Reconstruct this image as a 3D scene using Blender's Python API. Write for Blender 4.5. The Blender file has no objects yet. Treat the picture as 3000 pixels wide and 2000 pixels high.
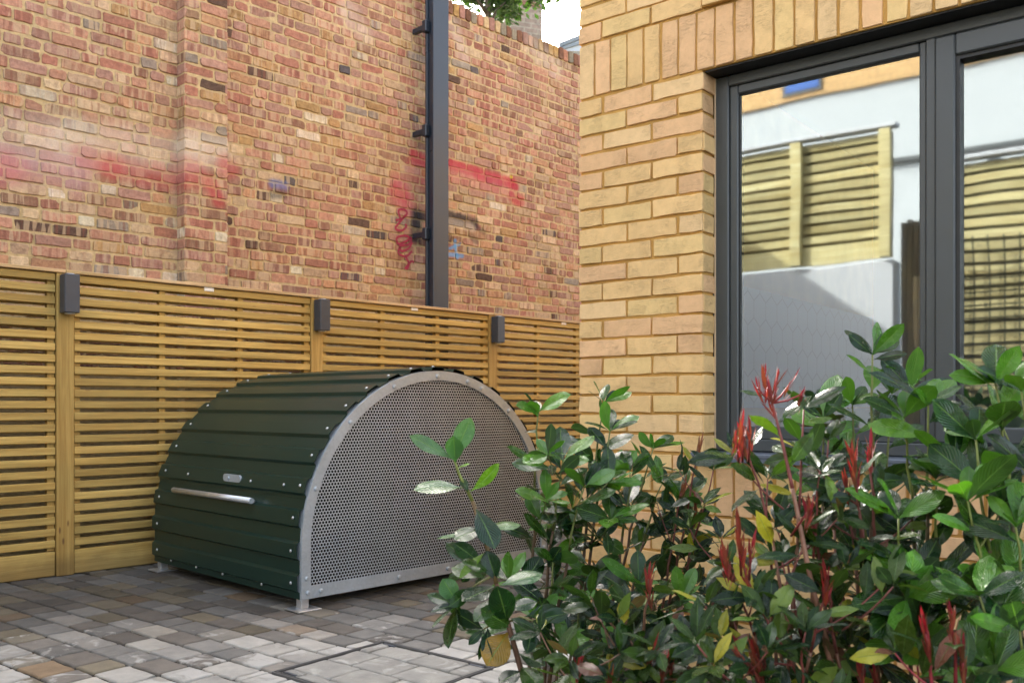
import bpy, math, random
from mathutils import Vector, Matrix
import numpy as np

R = math.radians
scene = bpy.context.scene
COL = scene.collection
rnd = random.Random(7)

# ---------------------------------------------------------------- camera numbers
F = 2650.0            # focal length in photograph pixels (3000 wide)
HZ = 1185.0           # horizon row
CAMZ = 1.0
D2S = 3000.0 / 2352.0

def ray(u, v):
    return Vector(((u - 1500.0) / F, 1.0, (HZ - v) / F))

def at(u, v, Y):
    d = ray(u, v)
    return Vector((d.x * Y, Y, CAMZ + d.z * Y))

class Frame:
    """a local frame: x along a wall, y into it, z up"""
    def __init__(self, x, y, deg):
        self.o = Vector((x, y, 0)); self.a = R(deg)
        self.M = Matrix.Translation(self.o) @ Matrix.Rotation(self.a, 4, 'Z')
        self.I = self.M.inverted()
    def hit(self, u, v, y=0.0):
        o = self.I @ Vector((0, 0, CAMZ)); d = self.I.to_3x3() @ ray(u, v)
        t = (y - o.y) / d.y
        p = o + d * t
        return p.x, p.z
    def loc(self, p):
        return self.I @ p

# ---------------------------------------------------------------- mesh builder
class MB:
    def __init__(self):
        self.v = []; self.f = []; self.c = []; self.m = []; self.uv = []; self.sm = []
        self.useuv = False
    def face(self, idx, col=(1, 1, 1, 1), mi=0, uv=None, smooth=False):
        self.f.append(idx); self.c.append(col); self.m.append(mi); self.sm.append(smooth)
        if uv is not None: self.useuv = True
        self.uv.append(uv)
    def box(self, x0, x1, y0, y1, z0, z1, col=(1, 1, 1, 1), mi=0, bev=0.0):
        if bev <= 0:
            b = len(self.v)
            self.v += [(x0, y0, z0), (x1, y0, z0), (x1, y1, z0), (x0, y1, z0), (x0, y0, z1), (x1, y0, z1), (x1, y1, z1), (x0, y1, z1)]
            for q in ((0, 3, 2, 1), (4, 5, 6, 7), (0, 1, 5, 4), (1, 2, 6, 5), (2, 3, 7, 6), (3, 0, 4, 7)):
                self.face([b + i for i in q], col, mi)
            return
        # chamfered box : 24 vertices
        b = len(self.v); e = bev
        xs = (x0, x1); ys = (y0, y1); zs = (z0, z1)
        idx = {}
        for i in (0, 1):
            for j in (0, 1):
                for k in (0, 1):
                    sx = e if i == 0 else -e; sy = e if j == 0 else -e; sz = e if k == 0 else -e
                    idx[(i, j, k, 'x')] = len(self.v); self.v.append((xs[i], ys[j] + sy, zs[k] + sz))
                    idx[(i, j, k, 'y')] = len(self.v); self.v.append((xs[i] + sx, ys[j], zs[k] + sz))
                    idx[(i, j, k, 'z')] = len(self.v); self.v.append((xs[i] + sx, ys[j] + sy, zs[k]))
        def q(*k): self.face([idx[a] for a in k], col, mi)
        for i in (0, 1):
            r = [(i, 0, 0, 'x'), (i, 1, 0, 'x'), (i, 1, 1, 'x'), (i, 0, 1, 'x')]
            q(*(r if i else r[::-1]))
            r = [(0, i, 0, 'y'), (1, i, 0, 'y'), (1, i, 1, 'y'), (0, i, 1, 'y')]
            q(*(r[::-1] if i else r))
            r = [(0, 0, i, 'z'), (1, 0, i, 'z'), (1, 1, i, 'z'), (0, 1, i, 'z')]
            q(*(r if i else r[::-1]))
        for i in (0, 1):
            for j in (0, 1):
                q((i, j, 0, 'x'), (i, j, 1, 'x'), (i, j, 1, 'y'), (i, j, 0, 'y'))
                q((i, 0, j, 'x'), (i, 1, j, 'x'), (i, 1, j, 'z'), (i, 0, j, 'z'))
                q((0, i, j, 'y'), (1, i, j, 'y'), (1, i, j, 'z'), (0, i, j, 'z'))
                for k in (0, 1):
                    q((i, j, k, 'x'), (i, j, k, 'y'), (i, j, k, 'z'))
    def tube(self, pts, rad, n=8, col=(1, 1, 1, 1), mi=0, caps=True):
        pts = [Vector(p) for p in pts]
        rings = []
        ref = Vector((0.31, 0.17, 0.93))
        for i, p in enumerate(pts):
            t = (pts[min(i + 1, len(pts) - 1)] - pts[max(i - 1, 0)]).normalized()
            a = t.cross(ref)
            if a.length < 0.05: a = t.cross(Vector((1, 0, 0)))
            a.normalize(); b = t.cross(a)
            r = rad[i] if isinstance(rad, (list, tuple)) else rad
            base = len(self.v)
            for k in range(n):
                w = 2 * math.pi * k / n
                self.v.append(tuple(p + a * (r * math.cos(w)) + b * (r * math.sin(w))))
            rings.append(base)
        for i in range(len(rings) - 1):
            for k in range(n):
                self.face([rings[i] + k, rings[i] + (k + 1) % n, rings[i + 1] + (k + 1) % n, rings[i + 1] + k], col, mi, smooth=True)
        if caps:
            self.face([rings[0] + k for k in range(n)][::-1], col, mi)
            self.face([rings[-1] + k for k in range(n)], col, mi)
    def disc(self, c, ax, r, h, n=10, col=(1, 1, 1, 1), mi=0):
        c = Vector(c); ax = Vector(ax).normalized()
        self.tube([c, c + ax * h * 0.6, c + ax * h], [r, r * 0.92, r * 0.45], n, col, mi)
    def prism(self, poly, y0, y1, col=(1, 1, 1, 1), mi=0):
        """poly in x,z extruded in y"""
        n = len(poly); b = len(self.v)
        self.v += [(p[0], y0, p[1]) for p in poly] + [(p[0], y1, p[1]) for p in poly]
        self.face([b + i for i in range(n)], col, mi)
        self.face([b + n + i for i in range(n)][::-1], col, mi)
        for i in range(n):
            j = (i + 1) % n
            self.face([b + i, b + n + i, b + n + j, b + j], col, mi)
    def build(self, name, mats, parent=None, loc=None, rotz=0, recalc=False):
        me = bpy.data.meshes.new(name)
        me.from_pydata([tuple(p) for p in self.v], [], self.f)
        if not isinstance(mats, (list, tuple)): mats = [mats]
        for m in mats: me.materials.append(m)
        me.polygons.foreach_set('material_index', self.m)
        me.polygons.foreach_set('use_smooth', self.sm)
        ca = me.color_attributes.new('tint', 'FLOAT_COLOR', 'CORNER')
        cnt = [len(f) for f in self.f]
        arr = np.repeat(np.array([tuple(c) if len(c) == 4 else tuple(c) + (1.0,) for c in self.c], dtype=np.float32), cnt, axis=0)
        ca.data.foreach_set('color', arr.ravel())
        if self.useuv:
            ul = me.uv_layers.new(name='UVMap')
            flat = []
            for f, uv in zip(self.f, self.uv):
                if uv is None: flat += [0.0, 0.0] * len(f)
                else:
                    for a in uv: flat += [a[0], a[1]]
            ul.data.foreach_set('uv', flat)
        me.update()
        if recalc:
            import bmesh
            bm = bmesh.new(); bm.from_mesh(me); bmesh.ops.recalc_face_normals(bm, faces=bm.faces); bm.to_mesh(me); bm.free()
        o = bpy.data.objects.new(name, me); COL.objects.link(o)
        if parent is not None: o.parent = parent
        if loc is not None: o.location = loc; o.rotation_euler = (0, 0, rotz)
        return o

def tag(o, label=None, cat=None, group=None, kind=None):
    if label: o['label'] = label
    if cat: o['category'] = cat
    if group: o['group'] = group
    if kind: o['kind'] = kind
    return o

def thing(name, label, cat, loc=(0, 0, 0), rotz=0.0, group=None):
    o = bpy.data.objects.new(name, None); COL.objects.link(o)
    o.location = loc; o.rotation_euler = (0, 0, rotz); o.empty_display_size = 0.1
    return tag(o, label, cat, group)

def dup(root, loc=None, rotz=None, label=None):
    r = root.copy(); COL.objects.link(r)
    if loc is not None: r.location = loc
    if rotz is not None: r.rotation_euler = (0, 0, rotz)
    if label: r['label'] = label
    for ch in list(root.children):
        c = ch.copy(); COL.objects.link(c); c.parent = r
        for g in list(ch.children):
            d = g.copy(); COL.objects.link(d); d.parent = c
    return r

# ---------------------------------------------------------------- materials
class NT:
    def __init__(self, name):
        self.mat = bpy.data.materials.new(name); self.mat.use_nodes = True
        self.t = self.mat.node_tree; self.t.nodes.clear()
        self.out = self.t.nodes.new('ShaderNodeOutputMaterial')
    def n(self, typ, inputs=None, **props):
        nd = self.t.nodes.new(typ)
        for k, v in props.items(): setattr(nd, k, v)
        for k, v in (inputs or {}).items(): self.set(nd.inputs[k], v)
        return nd
    def set(self, sock, v):
        if isinstance(v, bpy.types.NodeSocket): self.t.links.new(v, sock)
        elif isinstance(v, bpy.types.Node): self.t.links.new(v.outputs[0], sock)
        else:
            if hasattr(sock.default_value, '__len__') and not hasattr(v, '__len__'): v = (v, v, v)
            if hasattr(sock.default_value, '__len__') and len(sock.default_value) == 4 and len(v) == 3: v = tuple(v) + (1,)
            sock.default_value = v
    def math(self, op, a, b=0.0, c=0.0, clamp=False):
        return self.n('ShaderNodeMath', {0: a, 1: b, 2: c}, operation=op, use_clamp=clamp).outputs[0]
    def vmath(self, op, a, b=None, s=None):
        nd = self.n('ShaderNodeVectorMath', {0: a}, operation=op)
        if b is not None: self.set(nd.inputs[1], b)
        if s is not None: self.set(nd.inputs[3], s)
        return nd
    def mix(self, fac, a, b, blend='MIX'):
        nd = self.t.nodes.new('ShaderNodeMix'); nd.data_type = 'RGBA'; nd.blend_type = blend
        self.set(nd.inputs[0], fac); self.set(nd.inputs[6], a); self.set(nd.inputs[7], b)
        return nd.outputs[2]
    def noise(self, vec, scale, detail=3.0, rough=0.55, dist=0.0):
        return self.n('ShaderNodeTexNoise', {'Vector': vec, 'Scale': scale, 'Detail': detail, 'Roughness': rough, 'Distortion': dist}).outputs[0]
    def ramp(self, x, a, b, lo=0.0, hi=1.0):
        return self.n('ShaderNodeMapRange', {0: x, 1: a, 2: b, 3: lo, 4: hi}, clamp=True).outputs[0]
    def coord(self, out='Object'):
        return self.n('ShaderNodeTexCoord').outputs[out]
    def scale(self, vec, s):
        return self.vmath('MULTIPLY', vec, s).outputs[0]
    def tint(self):
        return self.n('ShaderNodeAttribute', attribute_name='tint')
    def bump(self, h, strength=0.5, dist=0.01):
        return self.n('ShaderNodeBump', {'Strength': strength, 'Distance': dist, 'Height': h}).outputs[0]
    def pbr(self, color, rough=0.8, normal=None, **kw):
        p = self.n('ShaderNodeBsdfPrincipled')
        self.set(p.inputs['Base Color'], color); self.set(p.inputs['Roughness'], rough)
        if normal is not None: self.set(p.inputs['Normal'], normal)
        for k, v in kw.items(): self.set(p.inputs[k.replace('_', ' ')], v)
        return p
    def done(self, sh):
        self.t.links.new(sh.outputs[0] if isinstance(sh, bpy.types.Node) else sh, self.out.inputs['Surface'])
        return self.mat

def m_simple(name, col, rough=0.5, metal=0.0, nscale=20.0, var=0.15, bump=0.0, **kw):
    t = NT(name); co = t.coord()
    nz = t.noise(co, nscale, 4)
    c = t.mix(nz, tuple(x * (1 - var) for x in col), tuple(min(1, x * (1 + var)) for x in col))
    nrm = t.bump(t.noise(co, nscale * 6, 3), bump, 0.002) if bump else None
    rg = t.ramp(nz, 0.2, 0.8, max(0, rough - 0.08), min(1, rough + 0.08))
    return t.done(t.pbr(c, rg, nrm, Metallic=metal, **kw))

def m_housebrick():
    t = NT('buff_brick'); co = t.coord(); a = t.tint()
    n1 = t.noise(co, 28, 5, 0.65)
    n2 = t.noise(t.vmath('ADD', t.scale(co, (13, 13, 62)), t.scale(a.outputs[0], (300, 500, 700))).outputs[0], 1.3, 5, 0.62, 1.6)
    crack = t.ramp(t.math('ABSOLUTE', t.math('SUBTRACT', n2, 0.5)), 0.004, 0.03)
    crack = t.math('MAXIMUM', crack, t.ramp(t.noise(co, 9, 2), 0.42, 0.52, 0, 1))                    # folded creases of a hand-made brick
    fine = t.noise(t.scale(co, (1, 1, 2.2)), 150, 4, 0.75)
    c = t.mix(t.ramp(n1, 0.3, 0.75), t.mix(1.0, a.outputs[0], (0.92, 0.90, 0.86, 1), 'MULTIPLY'), t.mix(1.0, a.outputs[0], (1.1, 1.09, 1.06, 1), 'MULTIPLY'))
    c = t.mix(t.ramp(fine, 0.40, 0.30, 0, 0.45), c, (0.40, 0.24, 0.11, 1))
    c = t.mix(t.ramp(crack, 0, 1, 0.30, 0), c, (0.36, 0.22, 0.10, 1))
    h = t.math('ADD', t.math('MULTIPLY', crack, 0.3), t.math('ADD', t.math('MULTIPLY', n1, 0.7), t.math('MULTIPLY', fine, 0.6)))
    return t.done(t.pbr(c, 0.9, t.bump(h, 0.7, 0.006), Specular_IOR_Level=0.25))

def m_mortar(name, col, sc=60):
    t = NT(name); co = t.coord()
    n1 = t.noise(co, 5, 4); n2 = t.noise(co, sc * 4, 3, 0.7)
    c = t.mix(t.ramp(n1, 0.3, 0.7), tuple(x * 0.8 for x in col), tuple(x * 1.18 for x in col))
    c = t.mix(t.ramp(n2, 0.35, 0.7, 0, 0.35), c, tuple(x * 0.6 for x in col))
    return t.done(t.pbr(c, 0.95, t.bump(n2, 0.8, 0.004), Specular_IOR_Level=0.2))

def capsule(t, P, a, b, r, soft, nz):
    """soft stroke of spray paint from a to b on the wall face (x,z)"""
    A = (a[0], 0, a[1]); ba = (b[0] - a[0], 0, b[1] - a[1])
    L2 = max(1e-5, ba[0] ** 2 + ba[2] ** 2)
    pa = t.vmath('SUBTRACT', P, A).outputs[0]
    h = t.math('DIVIDE', t.vmath('DOT_PRODUCT', pa, ba).outputs[1], L2, clamp=True)
    q = t.vmath('SUBTRACT', pa, t.n('ShaderNodeVectorMath', {0: ba, 3: h}, operation='SCALE').outputs[0]).outputs[0]
    d = t.vmath('LENGTH', q).outputs[1]
    d = t.math('ADD', d, t.math('MULTIPLY', t.math('SUBTRACT', nz, 0.5), r * 1.3))
    return t.n('ShaderNodeMapRange', {0: d, 1: r, 2: r + soft, 3: 1.0, 4: 0.0}, interpolation_type='SMOOTHSTEP').outputs[0]

def m_oldbrick(strokes, name, mortar=None):
    t = NT(name); co = t.coord(); a = t.tint()
    n1 = t.noise(co, 30, 6, 0.7)
    fine = t.noise(co, 170, 3, 0.7)
    band = t.noise(t.vmath('ADD', t.scale(co, (26, 26, 2)), t.scale(a.outputs[0], (90, 70, 110))).outputs[0], 1.0, 2, 0.5, 0.5)      # kiss marks from the kiln
    big = t.noise(co, 0.9, 3, 0.6)
    if mortar is None:
        base = a.outputs[0]
        c = t.mix(t.ramp(n1, 0.3, 0.75), t.mix(1.0, base, (0.62, 0.57, 0.54, 1), 'MULTIPLY'), t.mix(1.0, base, (1.26, 1.24, 1.18, 1), 'MULTIPLY'))
        c = t.mix(t.math('MULTIPLY', t.ramp(band, 0.52, 0.56, 0, 0.95), a.outputs['Alpha']), c, t.mix(0.6, c, (0.50, 0.36, 0.22, 1)))
        c = t.mix(t.math('MULTIPLY', t.ramp(band, 0.44, 0.40, 0, 0.9), a.outputs['Alpha']), c, t.mix(0.6, c, (0.2, 0.075, 0.05, 1)))
        c = t.mix(t.ramp(fine, 0.62, 0.74, 0, 0.5), c, (0.5, 0.42, 0.3, 1))
        c = t.mix(t.ramp(fine, 0.36, 0.28, 0, 0.6), c, (0.09, 0.06, 0.045, 1))
    else:
        c = t.mix(t.ramp(n1, 0.3, 0.7), tuple(x * 0.72 for x in mortar), tuple(x * 1.2 for x in mortar))
        c = t.mix(t.ramp(t.noise(co, 3.0, 4), 0.5, 0.72, 0, 0.7), c, (0.27, 0.2, 0.09, 1))
    c = t.mix(t.ramp(big, 0.55, 0.72, 0, 0.3), c, (0.42, 0.28, 0.13, 1))
    sn = t.noise(co, 14, 4, 0.65)
    P = t.scale(co, (1, 0, 1))
    pb = t.n('ShaderNodeTexWhiteNoise', {'Vector': t.scale(a.outputs[0], 37.0)}, noise_dimensions='3D').outputs[0]
    wear = t.math('MULTIPLY', t.ramp(fine, 0.35, 0.62, 1.0, 0.6), t.ramp(pb, 0.0, 0.7, 0.7, 1.2) if mortar is None else 0.75)
    for (p, q, r, soft, colr, op) in strokes:
        m = t.math('MULTIPLY', capsule(t, P, p, q, r, soft, sn), wear)
        c = t.mix(t.math('MULTIPLY', m, op), c, tuple(colr) + (1,))
    h = t.math('ADD', n1, t.math('MULTIPLY', fine, 0.4))
    return t.done(t.pbr(c, 0.92, t.bump(h, 0.8, 0.008), Specular_IOR_Level=0.25))

def m_wood(name, col, axis='x'):
    t = NT(name); co = t.coord(); a = t.tint()
    off = t.vmath('ADD', co, t.scale(a.outputs[0], (7.0, 13.0, 29.0))).outputs[0]
    s = (1.1, 30, 30) if axis == 'x' else (30, 30, 1.1)
    g = t.noise(t.scale(off, s), 1.0, 4, 0.6, 0.9)
    s2 = (5, 160, 160) if axis == 'x' else (160, 160, 5)
    fine = t.noise(t.scale(off, s2), 1.0, 3, 0.6)
    s3 = (5.0, 16, 16) if axis == 'x' else (16, 16, 5.0)
    kn = t.n('ShaderNodeTexVoronoi', {'Vector': t.scale(off, s3), 'Scale': 1.0, 'Randomness': 1.0})
    knot = t.ramp(kn.outputs['Distance'], 0.06, 0.13, 1, 0)
    knot = t.math('MULTIPLY', knot, t.ramp(t.noise(off, 1.7), 0.56, 0.6))
    blot = t.noise(off, 3.0, 3)
    c = t.mix(t.ramp(g, 0.32, 0.72), tuple(x * k for x, k in zip(col, (0.72, 0.64, 0.5))), tuple(x * k for x, k in zip(col, (1.18, 1.18, 1.2))))
    c = t.mix(t.ramp(fine, 0.35, 0.7, 0.42, 0), c, (0.2, 0.11, 0.035, 1))
    c = t.mix(t.ramp(blot, 0.45, 0.75, 0, 0.35), c, (0.33, 0.27, 0.09, 1))
    c = t.mix(t.math('MULTIPLY', knot, 0.8), c, (0.13, 0.06, 0.025, 1))
    zz = t.n('ShaderNodeSeparateXYZ', {0: co}).outputs[2]
    damp = t.ramp(t.math('ADD', zz, t.math('MULTIPLY', t.noise(co, 6, 4), -0.16)), -0.03, 0.06, 0.55, 0.0)
    c = t.mix(damp, c, (0.12, 0.075, 0.03, 1))
    c = t.mix(1.0, c, t.mix(a.outputs['Alpha'], (0.76, 0.74, 0.68, 1), (1.2, 1.18, 1.14, 1)), 'MULTIPLY')
    return t.done(t.pbr(c, 0.72, t.bump(t.math('ADD', g, t.math('MULTIPLY', fine, 0.5)), 0.35, 0.003), Specular_IOR_Level=0.3))

def m_paver(name):
    t = NT(name); co = t.coord(); a = t.tint()
    n1 = t.noise(co, 9, 5, 0.6); n2 = t.noise(t.vmath('ADD', t.scale(co, (8, 10, 8)), t.scale(a.outputs[0], (900, 1300, 700))).outputs[0], 1.0, 4, 0.6, 0.8); fine = t.noise(co, 320, 3, 0.75)
    base = a.outputs[0]
    c = t.mix(t.ramp(n1, 0.3, 0.75), t.mix(1.0, base, (0.76, 0.75, 0.74, 1), 'MULTIPLY'), t.mix(1.0, base, (1.18, 1.16, 1.12, 1), 'MULTIPLY'))
    thr = t.math('SUBTRACT', 0.80, t.math('MULTIPLY', a.outputs['Alpha'], 0.5))
    eff = t.math('MULTIPLY', t.math('SUBTRACT', n2, thr), 9.0, clamp=True)
    c = t.mix(t.math('MULTIPLY', eff, 0.85), c, (0.49, 0.465, 0.42, 1))       # lime bloom on the blocks
    c = t.mix(t.ramp(fine, 0.6, 0.75, 0, 0.35), c, (0.5, 0.47, 0.42, 1))
    c = t.mix(t.ramp(fine, 0.4, 0.28, 0, 0.5), c, (0.05, 0.045, 0.04, 1))
    return t.done(t.pbr(c, 0.85, t.bump(t.math('ADD', n1, t.math('MULTIPLY', fine, 0.7)), 0.85, 0.008), Specular_IOR_Level=0.3))

def m_leaf(name, rough=0.3, trans=0.3, vein=(0.20, 0.30, 0.07), tr=(1.5, 2.0, 0.5, 1), spec=0.36):
    t = NT(name); a = t.tint()
    uv = t.n('ShaderNodeUVMap').outputs[0]
    sep = t.n('ShaderNodeSeparateXYZ', {0: uv})
    x = t.math('ABSOLUTE', t.math('SUBTRACT', sep.outputs[0], 0.5)); y = sep.outputs[1]
    co = t.coord()
    nz = t.noise(co, 30, 3)
    mid = t.ramp(x, 0.012, 0.035, 1, 0)
    ph = t.math('SUBTRACT', t.math('MULTIPLY', y, 11.0), t.math('MULTIPLY', x, 9.0))
    tri = t.math('ABSOLUTE', t.math('SUBTRACT', t.math('FRACT', ph), 0.5))
    sv = t.ramp(tri, 0.0, 0.07, 1, 0)
    base = t.mix(t.ramp(nz, 0.3, 0.7), t.mix(1.0, a.outputs[0], (0.78, 0.82, 0.8, 1), 'MULTIPLY'), t.mix(1.0, a.outputs[0], (1.22, 1.18, 1.1, 1), 'MULTIPLY'))
    c = t.mix(t.math('MULTIPLY', mid, 0.6), base, tuple(vein) + (1,))
    c = t.mix(t.math('MULTIPLY', sv, 0.10), c, tuple(vein) + (1,))
    back = t.n('ShaderNodeNewGeometry').outputs['Backfacing']
    c = t.mix(t.math('MULTIPLY', back, 0.45), c, t.mix(0.4, c, (0.10, 0.18, 0.04, 1)))
    hgt = t.math('ADD', t.math('MULTIPLY', tri, 0.9), t.math('ADD', t.math('MULTIPLY', mid, -0.5), t.math('MULTIPLY', t.noise(co, 55, 2), 0.8)))
    rg = t.mix(back, (rough, rough, rough, 1), (0.6, 0.6, 0.6, 1))
    p = t.pbr(c, t.math('ADD', t.n('ShaderNodeRGBToBW', {0: rg}).outputs[0], t.ramp(nz, 0.35, 0.7, -0.04, 0.08)), t.bump(hgt, 0.5, 0.005), Specular_IOR_Level=spec)
    trn = t.n('ShaderNodeBsdfTranslucent', {'Color': t.mix(1.0, c, tr, 'MULTIPLY')})
    ms = t.n('ShaderNodeMixShader', {0: trans, 1: p.outputs[0], 2: trn.outputs[0]})
    return t.done(ms)

def m_stem(name):
    t = NT(name); co = t.coord(); a = t.tint()
    n = t.noise(t.scale(co, (60, 60, 25)), 1.0, 3)
    c = t.mix(t.ramp(n, 0.35, 0.7), t.mix(1.0, a.outputs[0], (0.6, 0.55, 0.5, 1), 'MULTIPLY'), a.outputs[0])
    return t.done(t.pbr(c, 0.6, t.bump(n, 0.4, 0.002)))

def m_green():
    t = NT('green_coated_steel'); co = t.coord()
    n = t.noise(co, 3.0, 4); d = t.noise(co, 260, 2, 0.7)
    c = t.mix(t.ramp(n, 0.3, 0.7), (0.009, 0.028, 0.021), (0.0105, 0.031, 0.023))
    c = t.mix(t.ramp(d, 0.66, 0.74, 0, 0.05), c, (0.12, 0.14, 0.11, 1))
    return t.done(t.pbr(c, 0.30, None, Specular_IOR_Level=0.32))

def m_galv(name, col=(0.46, 0.465, 0.46), rough=0.5):
    t = NT(name); co = t.coord()
    vo = t.n('ShaderNodeTexVoronoi', {'Vector': co, 'Scale': 90.0})
    sp = t.n('ShaderNodeRGBToBW', {0: vo.outputs['Color']}).outputs[0]
    n = t.noise(co, 6, 4)
    k = t.math('ADD', t.math('MULTIPLY', sp, 0.22), t.math('MULTIPLY', n, 0.5))
    c = t.mix(k, tuple(x * 0.66 for x in col), tuple(x * 1.35 for x in col))
    return t.done(t.pbr(c, t.ramp(k, 0.1, 0.7, rough - 0.12, rough + 0.1), None, Metallic=0.35))

def m_glass():
    t = NT('window_glass')
    wv = t.bump(t.noise(t.coord(), 2.2, 1, 0.4), 0.05, 0.02)
    g = t.n('ShaderNodeBsdfGlossy', {'Color': (0.90, 0.97, 0.97, 1), 'Roughness': 0.028, 'Normal': wv})
    tr = t.n('ShaderNodeBsdfTransparent', {'Color': (0.86, 0.9, 0.9, 1)})
    lw = t.n('ShaderNodeFresnel', {'IOR': 1.52})
    f = t.ramp(lw.outputs[0], 0.0, 1.0, 0.31, 1.0)
    return t.done(t.n('ShaderNodeMixShader', {0: f, 1: tr.outputs[0], 2: g.outputs[0]}))

def m_bricktex(name, c1, c2, mortar, scale=1.0):
    t = NT(name); co = t.coord()
    sep = t.n('ShaderNodeSeparateXYZ', {0: co})
    u = t.math('ADD', sep.outputs[0], sep.outputs[1])
    vec = t.n('ShaderNodeCombineXYZ', {0: u, 1: sep.outputs[2], 2: 0.0}).outputs[0]
    b = t.n('ShaderNodeTexBrick', {'Vector': vec, 'Color1': c1 + (1,), 'Color2': c2 + (1,), 'Mortar': mortar + (1,), 'Scale': 1.0, 'Mortar Size': 0.01, 'Brick Width': 0.225, 'Row Height': 0.075, 'Bias': 0.0})
    nz = t.noise(co, 14, 4)
    c = t.mix(t.ramp(nz, 0.3, 0.7), t.mix(1.0, b.outputs[0], (0.75, 0.75, 0.75, 1), 'MULTIPLY'), t.mix(1.0, b.outputs[0], (1.2, 1.2, 1.2, 1), 'MULTIPLY'))
    return t.done(t.pbr(c, 0.9, t.bump(t.math('SUBTRACT', 1.0, b.outputs[1]), 0.5, 0.006)))

def m_hex():
    """pale wall with thin lines of hexagon tiles"""
    t = NT('hexagon_tile'); co = t.coord()
    sep = t.n('ShaderNodeSeparateXYZ', {0: co})
    s = 0.14
    px = t.math('DIVIDE', t.math('ADD', sep.outputs[0], sep.outputs[1]), s); pz = t.math('DIVIDE', sep.outputs[2], s * 1.7320508)
    def hexd(ox, oz):
        a = t.math('ABSOLUTE', t.math('SUBTRACT', t.math('FRACT', t.math('ADD', px, ox)), 0.5))
        b = t.math('MULTIPLY', t.math('ABSOLUTE', t.math('SUBTRACT', t.math('FRACT', t.math('ADD', pz, oz)), 0.5)), 1.7320508)
        return t.math('MAXIMUM', a, t.math('ADD', t.math('MULTIPLY', a, 0.5), t.math('MULTIPLY', b, 0.8660254)))
    d = t.math('MINIMUM', hexd(0, 0), hexd(0.5, 0.5))
    line = t.ramp(d, 0.47, 0.49)
    c = t.mix(line, (0.17, 0.22, 0.31, 1), (0.06, 0.08, 0.11, 1))
    return t.done(t.pbr(c, 0.35))

M = {}
M['galv'] = m_galv('galvanised_steel', (0.42, 0.47, 0.51), 0.48)
M['galvp'] = m_galv('perforated_steel', (0.44, 0.49, 0.53), 0.55)
M['zinc'] = m_simple('zinc_plated_steel', (0.62, 0.64, 0.66), 0.35, 0.8)
M['green'] = m_green()
M['frame'] = m_simple('anthracite_frame', (0.048, 0.053, 0.053), 0.4, 0.0, 9, 0.12, 0.05)
M['gasket'] = m_simple('black_gasket', (0.008, 0.008, 0.008), 0.5)
M['lamp'] = m_simple('dark_grey_lamp', (0.050, 0.056, 0.068), 0.45, 0.2)
M['pole'] = m_simple('black_painted_steel', (0.017, 0.024, 0.036), 0.32, 0.0, 6, 0.2)
M['wood'] = m_wood('treated_pine', (0.54, 0.385, 0.125))
M['woodv'] = m_wood('treated_pine_upright', (0.51, 0.345, 0.108), 'z')
M['woodpale'] = m_wood('pale_pine', (0.62, 0.45, 0.27))
M['label'] = m_simple('white_label', (0.75, 0.74, 0.7), 0.6)
M['glass'] = m_glass()
M['white'] = m_simple('white_render', (0.50, 0.52, 0.55), 0.85, 0, 4, 0.05, 0.2)
M['interior'] = m_simple('interior_paint', (0.11, 0.15, 0.22), 0.8, 0, 3, 0.05)
M['hex'] = m_hex()
M['brick'] = m_housebrick()
M['mortar'] = m_mortar('orange_mortar', (0.53, 0.295, 0.08))
M['bricktex'] = m_bricktex('buff_brick_courses', (0.56, 0.37, 0.17), (0.50, 0.31, 0.14), (0.42, 0.27, 0.12))
M['redtex'] = m_bricktex('old_brick_courses', (0.27, 0.20, 0.155), (0.21, 0.16, 0.12), (0.30, 0.26, 0.20))
M['paver'] = m_paver('tumbled_paver')
M['soil'] = m_simple('soil', (0.06, 0.042, 0.03), 0.95, 0, 30, 0.5, 0.9)
M['sand'] = m_mortar('jointing_sand', (0.045, 0.038, 0.03))
M['laurel'] = m_leaf('laurel_leaf', 0.24, 0.16, (0.15, 0.26, 0.06), spec=0.55)
M['photinia'] = m_leaf('photinia_leaf', 0.26, 0.14, (0.11, 0.19, 0.05))
M['young'] = m_leaf('red_young_leaf', 0.38, 0.25, (0.42, 0.05, 0.05), (1.4, 0.7, 0.8, 1))
M['stem'] = m_stem('stem_bark')
M['treeleaf'] = m_leaf('tree_leaf', 0.5, 0.3)
M['blind'] = m_simple('blue_glass', (0.03, 0.10, 0.35), 0.2)
M['render2'] = m_simple('pale_grey_render', (0.40, 0.43, 0.45), 0.85, 0, 0.7, 0.06, 0.2)
M['counter'] = m_simple('grey_counter', (0.25, 0.28, 0.33), 0.5)
M['mesh'] = m_simple('black_mesh', (0.008, 0.008, 0.008), 0.9, Specular_IOR_Level=0.1)
M['inner'] = m_simple('painted_inner_shade', (0.010, 0.011, 0.011), 0.95, Specular_IOR_Level=0.05)  # near-black colour stands in for the shade inside the bike store
M['slate'] = m_simple('blue_grey_sheet', (0.35, 0.42, 0.5), 0.4)

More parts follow.
